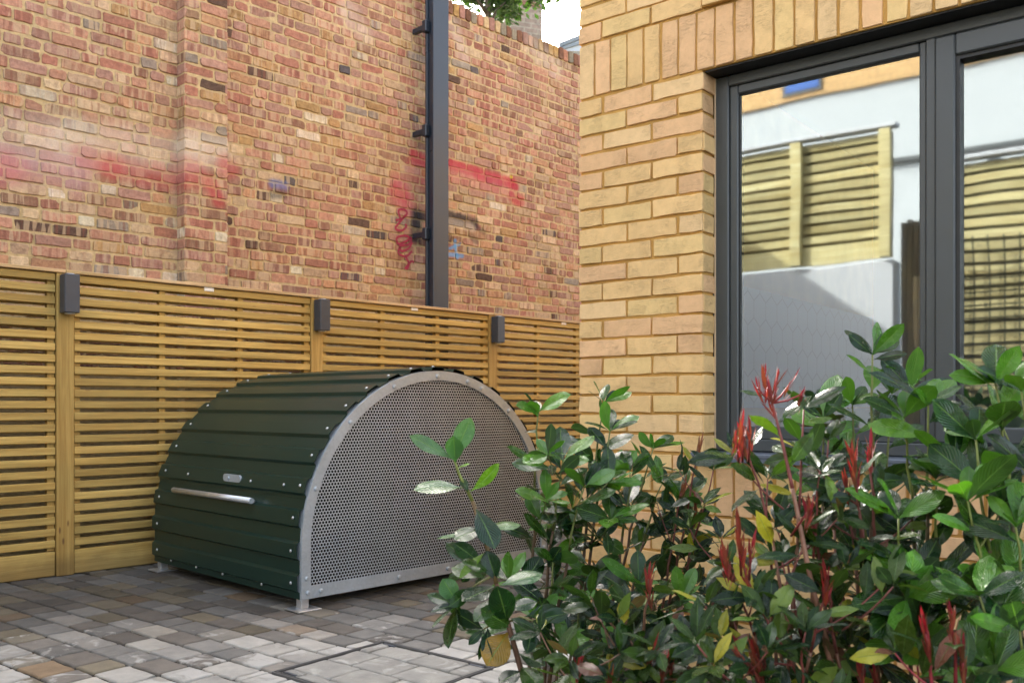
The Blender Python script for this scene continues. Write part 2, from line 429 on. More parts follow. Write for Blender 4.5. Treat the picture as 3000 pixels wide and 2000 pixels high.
# ---------------------------------------------------------------- bricks
def brick(mb, T, a0, a1, z0, z1, out, col, r=0.008, jit=0.002, back=-0.006, mi=0, rg=rnd, tilt=0.0012, ch=0.0035):
    w = a1 - a0; h = z1 - z0
    r = min(r, w * 0.3, h * 0.3)
    pts = []
    def J(): return rg.uniform(-jit, jit)
    nl = max(1, int(w / 0.045)); ns = max(1, int(h / 0.045))
    pts.append((a0 + r * 1.2, z0)); 
    for i in range(1, nl): pts.append((a0 + w * i / nl, z0))
    pts.append((a1 - r * 1.2, z0)); pts.append((a1 - r * 0.25, z0 + r * 0.3)); pts.append((a1, z0 + r))
    for i in range(1, ns): pts.append((a1, z0 + h * i / ns))
    pts.append((a1, z1 - r)); pts.append((a1 - r * 0.25, z1 - r * 0.3)); pts.append((a1 - r * 1.2, z1))
    for i in range(nl - 1, 0, -1): pts.append((a0 + w * i / nl, z1))
    pts.append((a0 + r * 1.2, z1)); pts.append((a0 + r * 0.25, z1 - r * 0.3)); pts.append((a0, z1 - r))
    for i in range(ns - 1, 0, -1): pts.append((a0, z0 + h * i / ns))
    pts.append((a0, z0 + r)); pts.append((a0 + r * 0.25, z0 + r * 0.3))
    pts = [(p[0] + J(), p[1] + J()) for p in pts]
    ca, cz = (a0 + a1) / 2, (z0 + z1) / 2
    ta, tz = rg.uniform(-tilt, tilt) * 2 / max(w, .05), rg.uniform(-tilt, tilt) * 2 / max(h, .05)
    n = len(pts); b = len(mb.v)
    def sh(p, k):
        da, dz = p[0] - ca, p[1] - cz
        fa = 1 - k / (w / 2); fz = 1 - k / (h / 2)
        return ca + da * fa, cz + dz * fz
    for k, d in ((-0.0008, back), (0.0, out - ch * 0.8), (ch, out)):
        for p in pts:
            a, z = sh(p, k)
            dd = d if d == back else d + (a - ca) * ta + (z - cz) * tz + rg.uniform(-0.0005, 0.0005)
            mb.v.append(T(a, dd, z))
    for rr in range(2):
        for i in range(n):
            j = (i + 1) % n
            mb.face([b + rr * n + i, b + rr * n + j, b + (rr + 1) * n + j, b + (rr + 1) * n + i], col, mi, smooth=False)
    mb.face([b + 2 * n + i for i in range(n)], col, mi)

# ================================================================ HOUSE
HS = Frame(0.275, 3.70, -38.36)
house = thing('brick_house', 'yellow buff brick house with dark framed window and soldier course lintel', 'house', HS.o, HS.a)
JX = 0.5525
ZT = 2.24; ZS = ZT - 19 * 0.075     # window head and sill lines
WR = 2.60                          # right jamb of the opening

def hcol(rg=rnd):
    k = rg.random()
    base = (0.71, 0.47, 0.215) if k < 0.45 else (0.71, 0.44, 0.23) if k < 0.75 else (0.70, 0.485, 0.215) if k < 0.9 else (0.72, 0.49, 0.25)
    g = rg.uniform(0.95, 1.06)
    return tuple(x * g for x in base) + (rg.random(),)

Tf = lambda a, d, z: (a, -d, z)
wall = MB()
G = 0.0115
def course(mb, T, xs, z0, z1, out, **kw):
    for i in range(len(xs) - 1):
        brick(mb, T, xs[i] + G / 2 + rnd.uniform(-.002, .002), xs[i + 1] - G / 2 + rnd.uniform(-.002, .002), z0 + G / 2 + rnd.uniform(-.0015, .0015), z1 - G / 2 + rnd.uniform(-.0015, .0015), out + rnd.uniform(-.002, .004), hcol(), 0.0035, 0.0019, back=-0.012, ch=0.0014, **kw)
def run_bond(x0, x1, half):
    xs = [x0]; x = x0 + (0.1125 if half else 0.225)
    while x < x1 - 0.05: xs.append(x); x += 0.225
    xs.append(x1); return xs
XE = 3.4
# pier between corner and window
for k in range(19):
    z1 = ZT - 0.075 * k; z0 = z1 - 0.075
    xs = [-0.005, 0.1125, 0.3375, JX + 0.005] if k % 2 == 0 else [-0.005, 0.225, 0.4475, JX + 0.005]
    course(wall, Tf, xs, z0, z1, 0.0)
    course(wall, Tf, run_bond(WR, XE, k % 2), z0, z1, 0.0)
# below the window
kk = 0; z1 = ZS
for x in np.arange(0, XE - 0.02, 0.075):
    if x > JX - 0.03: course(wall, Tf, [float(x), float(x) + 0.075], ZS - 0.225, ZS, 0.0)
for k in range(3):
    xs = [-0.005, 0.1125, 0.3375, 0.525] if k % 2 else [-0.005, 0.225, 0.425, 0.525]
    course(wall, Tf, xs, ZS - 0.075 * (k + 1), ZS - 0.075 * k, 0.0)
for k in range(9):
    z1 = ZS - 0.225 - 0.075 * k
    course(wall, Tf, run_bond(-0.005, XE, k % 2), z1 - 0.075, z1, 0.0)
# soldier lintel and the courses over it
for x in np.arange(0, XE - 0.02, 0.075):
    course(wall, Tf, [float(x) - (0.005 if x == 0 else 0), float(x) + 0.075], ZT, ZT + 0.225, 0.0)
for k in range(12):
    z0 = ZT + 0.225 + 0.075 * k
    xs = run_bond(-0.005, XE, k % 2 == 0)
    left = [x for x in xs if x < JX - 0.02] + [JX]
    right = [JX] + [x for x in xs if x > JX + 0.02]
    course(wall, Tf, left, z0, z0 + 0.075, 0.0); course(wall, Tf, right, z0, z0 + 0.075, 0.020)
# side return and window reveal
Ts = lambda a, d, z: (-d, a, z)
for k in range(43):
    z0 = ZT + 0.225 + 0.9 - 0.075 * (k + 1)
    course(wall, Ts, run_bond(0.004, 2.5, k % 2), z0, z0 + 0.075, 0.0)
Tr = lambda a, d, z: (JX + d, a, z)
for k in range(19):
    z1 = ZT - 0.075 * k
    course(wall, Tr, [0.0, 0.098 if k % 2 else 0.108], z1 - 0.075, z1, 0.0)
wo = wall.build('brickwork', M['brick'], house)
bk = MB()
YB = 0.0065; ZH = 3.30
bk.box(0.0065, JX - 0.0065, YB, 0.10, 0, ZT + 0.002)
bk.box(JX - 0.0065, WR, YB, 0.10, 0, ZS - 0.004)
bk.box(WR, XE, YB, 0.10, 0, ZT + 0.002)
bk.box(0.0065, XE, YB, 0.10, ZT + 0.002, ZH)
bk.box(JX + 0.003, XE, YB - 0.02, YB, ZT + 0.228, ZH)
bk.box(0.0065, 0.30, 0.10, 5.0, 0, ZH)
bk.build('mortar', M['mortar'], house)
sh = MB()
sh.box(0.012, 6.0, 0.03, 5.0, ZH, 4.4)
sh.box(XE, 6.0, 0.03, 0.3, 0, ZH)
sh.box(5.7, 6.0, 0.3, 5.0, 0, ZH)
sh.box(0.3, 5.7, 4.7, 5.0, 0, ZH)
sh.build('upper_wall', M['bricktex'], house)
rf = MB(); rf.box(-0.05, 6.1, -0.03, 5.1, 4.4, 4.5); rf.build('roof', M['slate'], house)
it = MB()
it.box(0.302, 5.6, 2.9, 3.0, 0.1, 2.6); it.box(0.3, 5.6, 0.3, 2.9, 0.0, 0.1); it.box(0.3, 5.6, 0.3, 2.9, 2.5, 2.6)
it.box(5.5, 5.6, 0.3, 2.9, 0.1, 2.5)
it.build('room_wall', M['interior'], house)
hx = MB(); hx.box(0.3025, 0.312, 0.45, 2.85, 0.985, 1.55); hx.build('tile_splashback', M['hex'], house)
cb = MB(); cb.box(0.32, 2.4, 2.3, 2.85, 0.1, 0.98, bev=0.01); cb.box(0.55, 0.95, 2.0, 2.5, 1.03, 1.10, bev=0.006); cb.build('kitchen_counter', M['counter'], house)
lt = MB(); lt.box(JX + 0.002, WR, 0.016, 0.0995, ZT - 0.004, ZT + 0.0015); lt.build('lintel_plate', M['gasket'], house)

# window : frame, mullion, sash, panes, sill
YF = 0.098
def hx_(u, v, y=YF): return HS.hit(u, v, y)
wf = thing('window', None, None); del_keys = None
COL.objects.unlink(wf); bpy.data.objects.remove(wf)
x_l = JX + 0.002
xg0 = hx_(2158, 700)[0]; xg1 = hx_(2690, 700)[0]; xm0 = hx_(2712, 700)[0]; xs0 = hx_(2741, 700)[0]; xg2 = hx_(2812, 700)[0]
zg1 = hx_(2158, 272)[1]; zs1 = hx_(2741, 115)[1]; zgr1 = hx_(2816, 172)[1]
zb = hx_(2830, 1240)[1]; zfb = ZS + 0.012
ztop = ZT - 0.0045
yb = 0.165
fr = MB()
fr.box(x_l, x_l + (xg0 - x_l) * 0.62, YF, yb, zfb, ztop, bev=0.004)                       # left jamb
fr.box(x_l + (xg0 - x_l) * 0.62, WR, YF, yb, ztop - (ztop - zg1) * 0.55, ztop, bev=0.004)  # head
fr.box(x_l + (xg0 - x_l) * 0.62, WR, YF, yb, zfb, zfb + 0.045, bev=0.004)
fr.box(xm0, xs0, YF, yb, zfb + 0.045, ztop - (ztop - zg1) * 0.55, bev=0.003)               # mullion
win = fr.build('window', M['frame'], house)
bd = MB()
jx = x_l + (xg0 - x_l) * 0.62; hz = ztop - (ztop - zg1) * 0.55; zlb = zb + 0.0
YBd = YF + 0.012
bd.box(jx, xg0, YBd, yb - .002, zfb + 0.045, hz, bev=0.004); bd.box(xg1, xm0, YBd, yb - .002, zfb + 0.045, hz, bev=0.004)
bd.box(xg0, xg1, YBd, yb - .002, zg1, hz, bev=0.004); bd.box(xg0, xg1, YBd, yb - .002, zfb + 0.045, zlb - 0.02, bev=0.004)
bd.build('glazing_bead', M['frame'], win)
sa = MB()
YS = YF - 0.012
zsb = zfb + 0.05
sa.box(xs0, xg2 - 0.012, YS, yb - .004, zsb, zs1, bev=0.005)
sa.box(xg2 - 0.012, WR - 0.02, YS, yb - .004, zgr1 + 0.012, zs1, bev=0.005)
sa.box(xg2 - 0.012, WR - 0.02, YS, yb - .004, zsb, zb - 0.012, bev=0.005)
sa.build('sash', M['frame'], win)
ga = MB()
ga.box(xg2 - 0.012, xg2, YS + 0.012, yb - .006, zb - 0.012, zgr1 + 0.012); ga.box(xg2, WR - .03, YS + 0.012, yb - .006, zgr1, zgr1 + 0.012)
ga.box(xg0, xg0 + 0.004, YBd + 0.01, yb - .01, zlb - 0.02, zg1); ga.box(xg0 + .004, xg1, YBd + 0.01, yb - .01, zg1 - 0.004, zg1)
ga.build('gasket', M['gasket'], win)
for (a, b, c, d) in ((xg0 - 0.005, xg1 + 0.005, zlb - 0.025, zg1 + 0.005), (xg2 - 0.006, WR - 0.02, zb - 0.014, zgr1 + 0.006)):
    g = MB(); b0 = len(g.v); yy = 0.128
    g.v += [(a, yy, c), (b, yy, c), (b, yy, d), (a, yy, d)]; g.face([0, 1, 2, 3])
    g.build('pane', M['glass'], win)
si = MB()
si.box(JX - 0.035, WR, -0.035, 0.14, ZS - 0.006, ZS + 0.010, bev=0.003); si.box(JX - 0.035, WR, -0.0355, -0.032, ZS - 0.022, ZS - 0.006)
si.build('sill', m_simple('grey_blue_sill', (0.10, 0.115, 0.14), 0.4), win)
sl = MB(); sl.box(JX + 0.0005, JX + 0.006, 0.095, 0.1, ZS + .012, ZT - 0.006); sl.build('sealant', m_simple('buff_sealant', (0.5, 0.36, 0.22), 0.7), win)

# ================================================================ FENCE
FX0, FY0 = -2.87, 5.07
FA = 45.5
FS = Frame(FX0, FY0, FA)
ZFT = 1.79
fence = thing('slatted_fence', 'low golden slatted timber fence with pale capping rail in front of the red wall', 'fence', FS.o, FS.a)
def fx(ud, vd=900): return FS.hit(ud * D2S, vd * D2S)[0]
posts = [fx(147.5), fx(725), fx(1129)]
sp = (posts[2] - posts[0]) / 2
allp = [posts[0] - sp] + posts + [posts[2] + sp, posts[2] + 2 * sp, posts[2] + 3 * sp]
PW = 0.098
def wtint(): return (rnd.random(), rnd.random(), rnd.random(), rnd.random())
for i, p in enumerate(allp):
    m = MB(); m.box(p - PW / 2, p + PW / 2, -0.022, 0.07, 0.0, ZFT - 0.021, wtint(), bev=0.004); m.build('post', M['woodv'], fence)
PITCH = 0.0675; SH = 0.0425; KB = 0.145
for i in range(len(allp) - 1):
    a = allp[i] + PW / 2 + 0.004; b = allp[i + 1] - PW / 2 - 0.004
    m = MB(); k = 0; z = ZFT - 0.026
    while z - SH > KB + 0.01:
        dy = rnd.uniform(-0.0015, 0.0015)
        m.box(a, b, -0.012 + dy, 0.006 + dy, z - SH, z, wtint(), bev=0.0025)
        m.box(a, b, 0.046, 0.060, z - SH - 0.006, z - 0.006, wtint())
        z -= PITCH
    m.build('slat_panel', M['wood'], fence)
    m = MB()
    for q in (0.012, 0.333, 0.667, 0.988):
        x = a + (b - a) * q
        m.box(x - 0.019, x + 0.019, 0.0065, 0.045, KB + 0.005, ZFT - 0.025, wtint())
    m.build('batten', M['woodv'], fence)
    m = MB(); m.box(a, b, -0.010, 0.022, 0.004, KB, wtint(), bev=0.004); m.build('kickboard', M['wood'], fence)
m = MB()
for i in range(len(allp) - 1): m.box(allp[i] + 0.001, allp[i + 1] - 0.001, -0.03, 0.075, ZFT - 0.02, ZFT, wtint(), bev=0.003)
m.build('capping_rail', M['woodpale'], fence)
for ud, vd in ((480, 664), (952, 709), (1295, 742)):
    x, z = FS.hit(ud * D2S, vd * D2S, -0.014)
    m = MB(); m.box(x - 0.034, x + 0.034, -0.0165, -0.0135, z - 0.014, z + 0.014, bev=0.001); m.build('maker_tag', M['label'], fence)

def lampobj(label):
    t = thing('wall_lamp', label, 'lamp', group='dark box lamps on the fence posts')
    m = MB(); m.box(-0.042, 0.042, -0.098, -0.012, -0.112, 0.112, bev=0.004); m.build('housing', M['lamp'], t)
    m = MB(); m.box(-0.03, 0.03, -0.012, 0.0, -0.06, 0.06); m.build('mounting_plate', M['lamp'], t)
    m = MB(); m.tube([(0, -0.055, -0.118), (0, -0.055, -0.111)], 0.028, 16); m.build('lens', M['zinc'], t)
    m = MB(); m.tube([(0, -0.055, 0.111), (0, -0.055, 0.116)], 0.028, 16); m.build('lens', M['zinc'], t)
    return t
L0 = lampobj('dark grey box lamp on the leftmost fence post, the one nearest the camera')
lamps = [L0, dup(L0, label='dark grey box lamp on the middle fence post above the green bike store'), dup(L0, label='dark grey box lamp on the fence post nearest the brick house corner')]
for o, (u, v, p) in zip(lamps, ((155, 675, posts[0]), (735, 724, posts[1]), (1139, 757, posts[2]))):
    z = FS.hit(u * D2S, v * D2S, -0.06)[1]
    o.location = FS.M @ Vector((p + 0.004, -0.0225, z)); o.rotation_euler = (0, 0, FS.a)

# ================================================================ OLD RED BRICK WALL
OFF = 0.46
wo_ = FS.M @ Vector((0, OFF, 0))
WS = Frame(wo_.x, wo_.y, FA)
def W(u, v): return WS.hit(u, v)
ZW = W(1320, 5)[1]
oldwall = thing('old_brick_wall', 'tall weathered red brick boundary wall with pilaster and faded spray paint', 'wall', WS.o, WS.a)
red = (0.42, 0.025, 0.045); pink = (0.50, 0.12, 0.14); blk = (0.018, 0.018, 0.022); blue = (0.10, 0.33, 0.62); pale = (0.62, 0.53, 0.42); mauve = (0.42, 0.25, 0.28)
PX0, PX1 = WS.hit(540, 500, -0.11)[0], WS.hit(669, 500, -0.11)[0]
def st(p, q, r, soft, col, op): return (W(*p), W(*q), r, soft, col, op)
strokes = [
    st((-60, 395), (220, 425), 0.07, 0.16, pale, 0.42), st((220, 415), (525, 460), 0.09, 0.12, pale, 0.42), st((0, 470), (220, 500), 0.03, 0.16, mauve, 0.5),
    st((560, 440), (640, 455), 0.06, 0.12, pale, 0.6), st((-60, 480), (20, 490), 0.03, 0.15, pink, 0.6),
    st((245, 458), (330, 480), 0.03, 0.09, red, 0.45), st((330, 490), (505, 530), 0.035, 0.09, red, 0.45), st((545, 500), (560, 525), 0.02, 0.12, red, 0.5), st((640, 490), (675, 495), 0.02, 0.09, red, 0.6), st((595, 545), (618, 595), 0.02, 0.06, red, 0.65),
    st((800, 538), (836, 545), 0.015, 0.04, (0.10, 0.14, 0.30), 0.85), st((800, 570), (828, 568), 0.012, 0.05, blk, 0.75),
    st((1215, 458), (1255, 478), 0.035, 0.06, red, 0.8), st((1210, 500), (1230, 520), 0.03, 0.12, red, 0.5), st((1170, 545), (1190, 600), 0.03, 0.14, pink, 0.75), st((1155, 560), (1185, 575), 0.03, 0.05, red, 0.5),
    st((1300, 474), (1400, 505), 0.025, 0.045, red, 0.9), st((1400, 510), (1500, 535), 0.028, 0.05, red, 0.85), st((1495, 540), (1512, 548), 0.02, 0.05, red, 0.85), st((1500, 575), (1525, 590), 0.03, 0.05, red, 0.75),
    st((1330, 508), (1480, 550), 0.03, 0.12, pink, 0.5),
    st((1222, 632), (1218, 690), 0.022, 0.08, blk, 1.1), st((1235, 700), (1250, 700), 0.03, 0.06, blk, 0.75), st((1222, 628), (1260, 640), 0.01, 0.06, blk, 0.85),
    st((1305, 632), (1388, 654), 0.034, 0.05, blk, 1.0), st((1385, 655), (1418, 680), 0.006, 0.04, blk, 0.7), st((1380, 690), (1395, 705), 0.015, 0.04, blk, 0.7),
    st((1312, 745), (1355, 750), 0.008, 0.02, blue, 0.8), st((1333, 705), (1340, 755), 0.007, 0.02, blue, 0.8), st((1318, 728), (1348, 715), 0.006, 0.015, blue, 0.7), st((1320, 650), (1385, 668), 0.012, 0.05, pale, 0.6),
    st((1497, 518), (1498, 519), 0.008, 0.01, (0.75, 0.6, 0.05), 0.9),
    st((1020, 40), (1060, 90), 0.02, 0.15, (0.6, 0.5, 0.4), 0.45), st((1330, 70), (1360, 170), 0.01, 0.10, (0.55, 0.46, 0.36), 0.5), st((1560, 130), (1630, 200), 0.02, 0.15, (0.55, 0.46, 0.34), 0.5),
]
M['oldbrick'] = m_oldbrick(strokes, 'weathered_red_brick')
M['oldmortar'] = m_oldbrick(strokes, 'old_lime_mortar', (0.50, 0.37, 0.19))
pal = {
    'salmon': (0.49, 0.235, 0.17), 'red': (0.36, 0.115, 0.095), 'dusk': (0.36, 0.19, 0.17), 'cream': (0.58, 0.42, 0.27), 'orange': (0.54, 0.28, 0.15),
    'dark': (0.085, 0.05, 0.042), 'grey': (0.29, 0.25, 0.21), 'white': (0.66, 0.59, 0.46), 'brown': (0.20, 0.095, 0.065), 'blue': (0.06, 0.065, 0.085), 'ochre': (0.42, 0.26, 0.11)}
def rcol(x, z, rg):
    u = min(1.2, (x - X0w) / (X1c - X0w))
    hi = min(1, max(0, (z - 1.8) / 2.2))
    w = {'salmon': 2.8, 'red': 1.0 + 1.2 * hi + 0.6 * u, 'dusk': 2.0 + 1.6 * hi, 'cream': 2.0 * (1 - hi) + 0.6, 'orange': 1.7 * (1 - 0.6 * hi), 'dark': 0.28, 'grey': 0.45, 'white': 0.5 * (1 - hi) + 0.1, 'brown': 0.6 + 1.3 * max(0, u - 0.6), 'blue': 0.08, 'ochre': 0.5}
    k = rg.choices(list(w), list(w.values()))[0]
    c = pal[k]; g = rg.uniform(0.66, 1.12)
    tt = rg.uniform(-0.03, 0.05)
    f = 0.38 if k in ('salmon', 'red', 'dusk', 'orange', 'brown') else 0.12
    av = (0.43, 0.272, 0.168)
    return tuple(ci * (1 - f) + ai * f for ci, ai in zip((c[0] * g, c[1] * g * (1 + tt), c[2] * g), av)) + (rg.choice((0, 0.6, 1.0, 1.0)),)
X0w = W(0, 600)[0] - 0.9; X1c = W(1700, 600)[0] + 1.2; X1w = X1c + 3.4
rg = random.Random(11)
ob = MB()
def old_course(x0, x1, z0, out, T=Tf):
    x = x0; last = 0
    seq = rg.randint(0, 1)
    if out < 0.05: x -= rg.uniform(0, 0.16)
    while x < x1 - 0.03:
        L = 0.225 if (seq % 2 == 0 and rg.random() < 0.72) or rg.random() < 0.12 else 0.115
        if rg.random() < 0.05: L = 0.16
        seq += 1
        L += rg.uniform(-0.006, 0.006)
        if x + L > x1 - 0.05: L = x1 - x
        g = rg.uniform(0.012, 0.017)
        worn = rg.random()
        brick(ob, T, max(x, x0) + g / 2, x + L - g / 2, z0 + g / 2 + rg.uniform(-.002, .002), z0 + 0.0755 - g / 2 + rg.uniform(-.002, .002), out + rg.uniform(-0.006, 0.004), rcol(x, z0, rg), 0.008 + (0.016 * rg.random() if worn < 0.35 else 0), 0.003 if worn > 0.3 else 0.005, back=out - 0.022, rg=rg, tilt=0.0025)
        x += L
nrow = int((ZW - 0.115 - 1.25) / 0.0755) + 1
ztop_w = ZW - 0.115
for r_ in range(nrow):
    z0 = ztop_w - 0.0755 * (r_ + 1)
    old_course(X0w, PX0 + 0.01, z0, 0.0); old_course(PX1 - 0.01, X1w, z0, 0.0)
    old_course(PX0, PX1, z0, 0.11)
    Tp = lambda a, d, z: (PX0 - d, -a, z)
    brick(ob, lambda a, d, z: (PX0 + 0.002 - d, -0.11 + a, z), 0.004, 0.125, z0 + 0.005, z0 + 0.0705, 0.0, rcol(0, z0, rg), 0.008, 0.002, back=-0.02, rg=rg)
    brick(ob, lambda a, d, z: (PX1 - 0.002 + d, -0.11 + a, z), 0.004, 0.125, z0 + 0.005, z0 + 0.0705, 0.0, rcol(0, z0, rg), 0.008, 0.002, back=-0.02, rg=rg)
x = X0w
while x < X1w:
    c = rg.choice(('ochre', 'grey', 'dusk', 'brown', 'salmon', 'cream')); cc = pal[c]; g = rg.uniform(0.7, 1.05)
    dz = rg.uniform(-0.008, 0.008)
    brick(ob, Tf, x + 0.006, x + 0.069, ztop_w + 0.006, ZW + dz, 0.008 + rg.uniform(-.006, .006), (cc[0] * g, cc[1] * g, cc[2] * g * 0.85, 0), 0.012, 0.004, back=-0.012, rg=rg)
    brick(ob, lambda a, d, z: (a, z, ZW + dz - 0.008 + d), x + 0.006, x + 0.069, -0.0, 0.215, 0.006, (cc[0] * g, cc[1] * g, cc[2] * g, 0), 0.01, 0.003, back=-0.012, rg=rg)
    x += 0.075
ob.build('brickwork', M['oldbrick'], oldwall)
bm_ = MB()
bm_.box(X0w - 2.5, X1w, 0.0075, 0.22, 0, ZW - 0.012)
bm_.box(PX0 + 0.006, PX1 - 0.006, -0.1025, 0.0075, 0, ztop_w)
bm_.build('mortar', M['oldmortar'], oldwall)
# scribbled tag in thick marker
def ribbon(mb, pts, w, y):
    P = [Vector((p[0], 0, p[1])) for p in pts]
    b = len(mb.v); n = len(P)
    for i, p in enumerate(P):
        t = (P[min(i + 1, n - 1)] - P[max(i - 1, 0)]).normalized()
        s = Vector((-t.z, 0, t.x)) * w / 2
        mb.v += [(p.x + s.x, y, p.z + s.z), (p.x - s.x, y, p.z - s.z)]
    for i in range(n - 1): mb.face([b + 2 * i, b + 2 * i + 1, b + 2 * i + 3, b + 2 * i + 2])
def smooth_px(pl, n=8):
    out = []
    for i in range(len(pl) - 1):
        p0 = pl[max(i - 1, 0)]; p1 = pl[i]; p2 = pl[i + 1]; p3 = pl[min(i + 2, len(pl) - 1)]
        for k in range(n):
            t = k / n
            out.append(tuple(0.5 * (2 * p1[j] + (p2[j] - p0[j]) * t + (2 * p0[j] - 5 * p1[j] + 4 * p2[j] - p3[j]) * t * t + (3 * p1[j] - p0[j] - 3 * p2[j] + p3[j]) * t ** 3) for j in (0, 1)))
    out.append(pl[-1]); return out
gz = MB()
def c2(p): return (900 + p[0] * 0.6058, p[1] * 0.6058)
for pl in ([(425, 1065), (455, 1058), (480, 1035), (470, 1015), (440, 1018), (450, 1060)], [(475, 1040), (445, 1075), (425, 1105), (455, 1115), (478, 1095), (470, 1085)],
           [(500, 1150), (470, 1140), (432, 1150), (440, 1180), (480, 1165), (500, 1150), (492, 1180), (450, 1190), (455, 1215), (490, 1200), (505, 1170)],
           [(448, 1190), (440, 1225), (475, 1240), (505, 1215)], [(470, 1235), (490, 1275), (478, 1305)], [(470, 1300), (500, 1265), (515, 1270)]):
    ribbon(gz, [W(*c2(p)) for p in smooth_px(pl)], 0.019, -0.0062)
gz.build('scribbled_tag', m_simple('red_spray_paint', (0.30, 0.02, 0.05), 0.7, 0, 60, 0.4), oldwall)

# weed on the coping
wd = MB(); bx, bz = WS.hit(1632, 122)
wd.tube([(bx, 0.05, ZW - 0.01), (bx + 0.02, 0.045, ZW + 0.08), (bx + 0.09, 0.03, ZW + 0.15)], [0.004, 0.003, 0.002], 6, (0.1, 0.09, 0.05, 1))

# ---------------------------------------------------------------- steel post in front of the wall
pole = thing('steel_column', 'black square steel column rising beside the old brick wall', 'column')
yP = -0.27
xa = WS.hit(1270, 500, yP)[0]; xb = WS.hit(1315, 500, yP)[0]
ul = WS.hit(1248, 500, yP)
pole.location = WS.M @ Vector(((xa + xb) / 2, yP, 0)); pole.rotation_euler = (0, 0, WS.a)
hw = (xb - xa) / 2
m = MB(); m.box(-hw, hw, 0.0, 0.028, 0, 5.6, bev=0.004); m.build('front_flange', M['pole'], pole)
m = MB(); m.box(-hw, hw, 0.085, 0.112, 0, 5.6, bev=0.004); m.build('rear_flange', M['pole'], pole)
m = MB(); m.box(-hw + 0.018, hw - 0.018, 0.0285, 0.0845, 0, 5.6); m.build('web', M['pole'], pole)
for v in (78, 383, 685):
    z = WS.hit(1240, v, yP + 0.1)[1]
    m = MB(); m.box(-hw - 0.035, -hw + 0.016, 0.06, 0.1125, z - 0.05, z + 0.05, bev=0.006); m.box(-hw - 0.02, -hw + 0.016, 0.113, 0.255, z - 0.022, z + 0.022, bev=0.003); m.build('bracket', M['pole'], pole)

# ================================================================ BIKE HANGAR
BG = Frame(-1.021, 4.38, 46.0)
hang = thing('bike_hangar', 'dark green corrugated bike store with rounded roof and perforated steel end', 'bike store', BG.o, BG.a)
HW_ = 1.78; HD = 1.58; ZB = 0.055; VS = 0.242; RR = HW_ / 2; CZ = ZB + VS
def arch(s, off=0.0):
    """point on the arch at arc length s (from the lower left), pushed outwards by off"""
    if s < VS: return (-off, ZB + s)
    s2 = s - VS
    if s2 < math.pi * RR:
        a = s2 / RR
        return (RR - (RR + off) * math.cos(a), CZ + (RR + off) * math.sin(a))
    return (HW_ + off, CZ - (s2 - math.pi * RR))
LT = 2 * VS + math.pi * RR
def arch_poly(off, n=72, z_lo=None):
    return [arch(LT * i / n, off) for i in range(n + 1)]
# end frames
def band(mb, o_out, o_in, y0, y1):
    A = arch_poly(o_out); B = arch_poly(o_in); n = len(A); b = len(mb.v)
    for (p, q) in zip(A, B):
        q = (q[0], max(q[1], ZB))
        mb.v += [(p[0], y0, p[1]), (q[0], y0, q[1]), (p[0], y1, p[1]), (q[0], y1, q[1])]
    for i in range(n - 1):
        k = b + 4 * i
        mb.face([k, k + 4, k + 5, k + 1], smooth=False); mb.face([k + 2, k + 3, k + 7, k + 6]); mb.face([k, k + 2, k + 6, k + 4]); mb.face([k + 1, k + 5, k + 7, k + 3])
    for k in (b, b + 4 * (n - 1)): mb.face([k, k + 1, k + 3, k + 2])
for y0, sgn in ((-0.004, -1), (HD - 0.006, 1)):
    m = MB(); band(m, 0.0, -0.052, y0, y0 + 0.010)
    m.box(0.0525, HW_ - 0.0525, y0 + 0.0004, y0 + 0.0095, ZB, ZB + 0.062)
    yl = y0 + 0.0105 if sgn < 0 else y0 - 0.0405
    band(m, 0.0, -0.006, yl, yl + 0.040)
    fro = m.build('end_frame', M['galv'], hang)
    for s in (0.10, 0.55, 0.95, 1.30, 1.62, 1.86, 1.98, 2.25, 2.6, 2.95, 3.22):
        p = arch(s, -0.030); bl = MB(); bl.disc((p[0], y0 if sgn < 0 else y0 + 0.01, p[1]), (0, sgn, 0), 0.013, 0.008); bl.build('bolt', M['galv'], fro)
    for x in (0.035, 0.11, 0.6, 0.95, 1.3, 1.67): bl = MB(); bl.disc((x, y0 if sgn < 0 else y0 + 0.01, ZB + 0.03), (0, sgn, 0), 0.013, 0.008); bl.build('bolt', M['galv'], fro)
# perforated sheet
pm = MB(); p_ = 0.0180; rowh = p_ * 0.8660254; hr = p_ * 0.39
z = ZB + 0.066; row = 0
while z < CZ + RR:
    x = 0.05 + (p_ / 2 if row % 2 else 0)
    while x < HW_ - 0.04:
        inside = (0.048 < x < HW_ - 0.048) if z < CZ else ((x - RR) ** 2 + (z - CZ) ** 2 < (RR - 0.044) ** 2)
        if inside:
            b = len(pm.v)
            for k in range(12):
                a = math.pi / 6 * k + math.pi / 6 / 1.0
                rad = p_ / math.sqrt(3) * (1.0 if k % 2 == 0 else 0.8660254)
                pm.v.append((x + rad * math.cos(a), 0.006, z + rad * math.sin(a)))
            for k in range(12):
                a = math.pi / 6 * k + math.pi / 6
                pm.v.append((x + hr * math.cos(a), 0.006, z + hr * math.sin(a)))
            for k in range(12):
                j = (k + 1) % 12
                pm.face([b + k, b + j, b + 12 + j, b + 12 + k])
        x += p_
    z += rowh; row += 1
pp = pm.build('perforated_panel', M['galvp'], hang)
pp.location = (0, 0.001, 0)
m = MB(); poly = [(p[0], max(p[1], ZB)) for p in arch_poly(-0.012, 48)]
m.prism(poly, HD - 0.075, HD - 0.068); m.build('added_rear_panel', M['inner'], hang)  # solid sheet added behind the holes, shade put into its colour
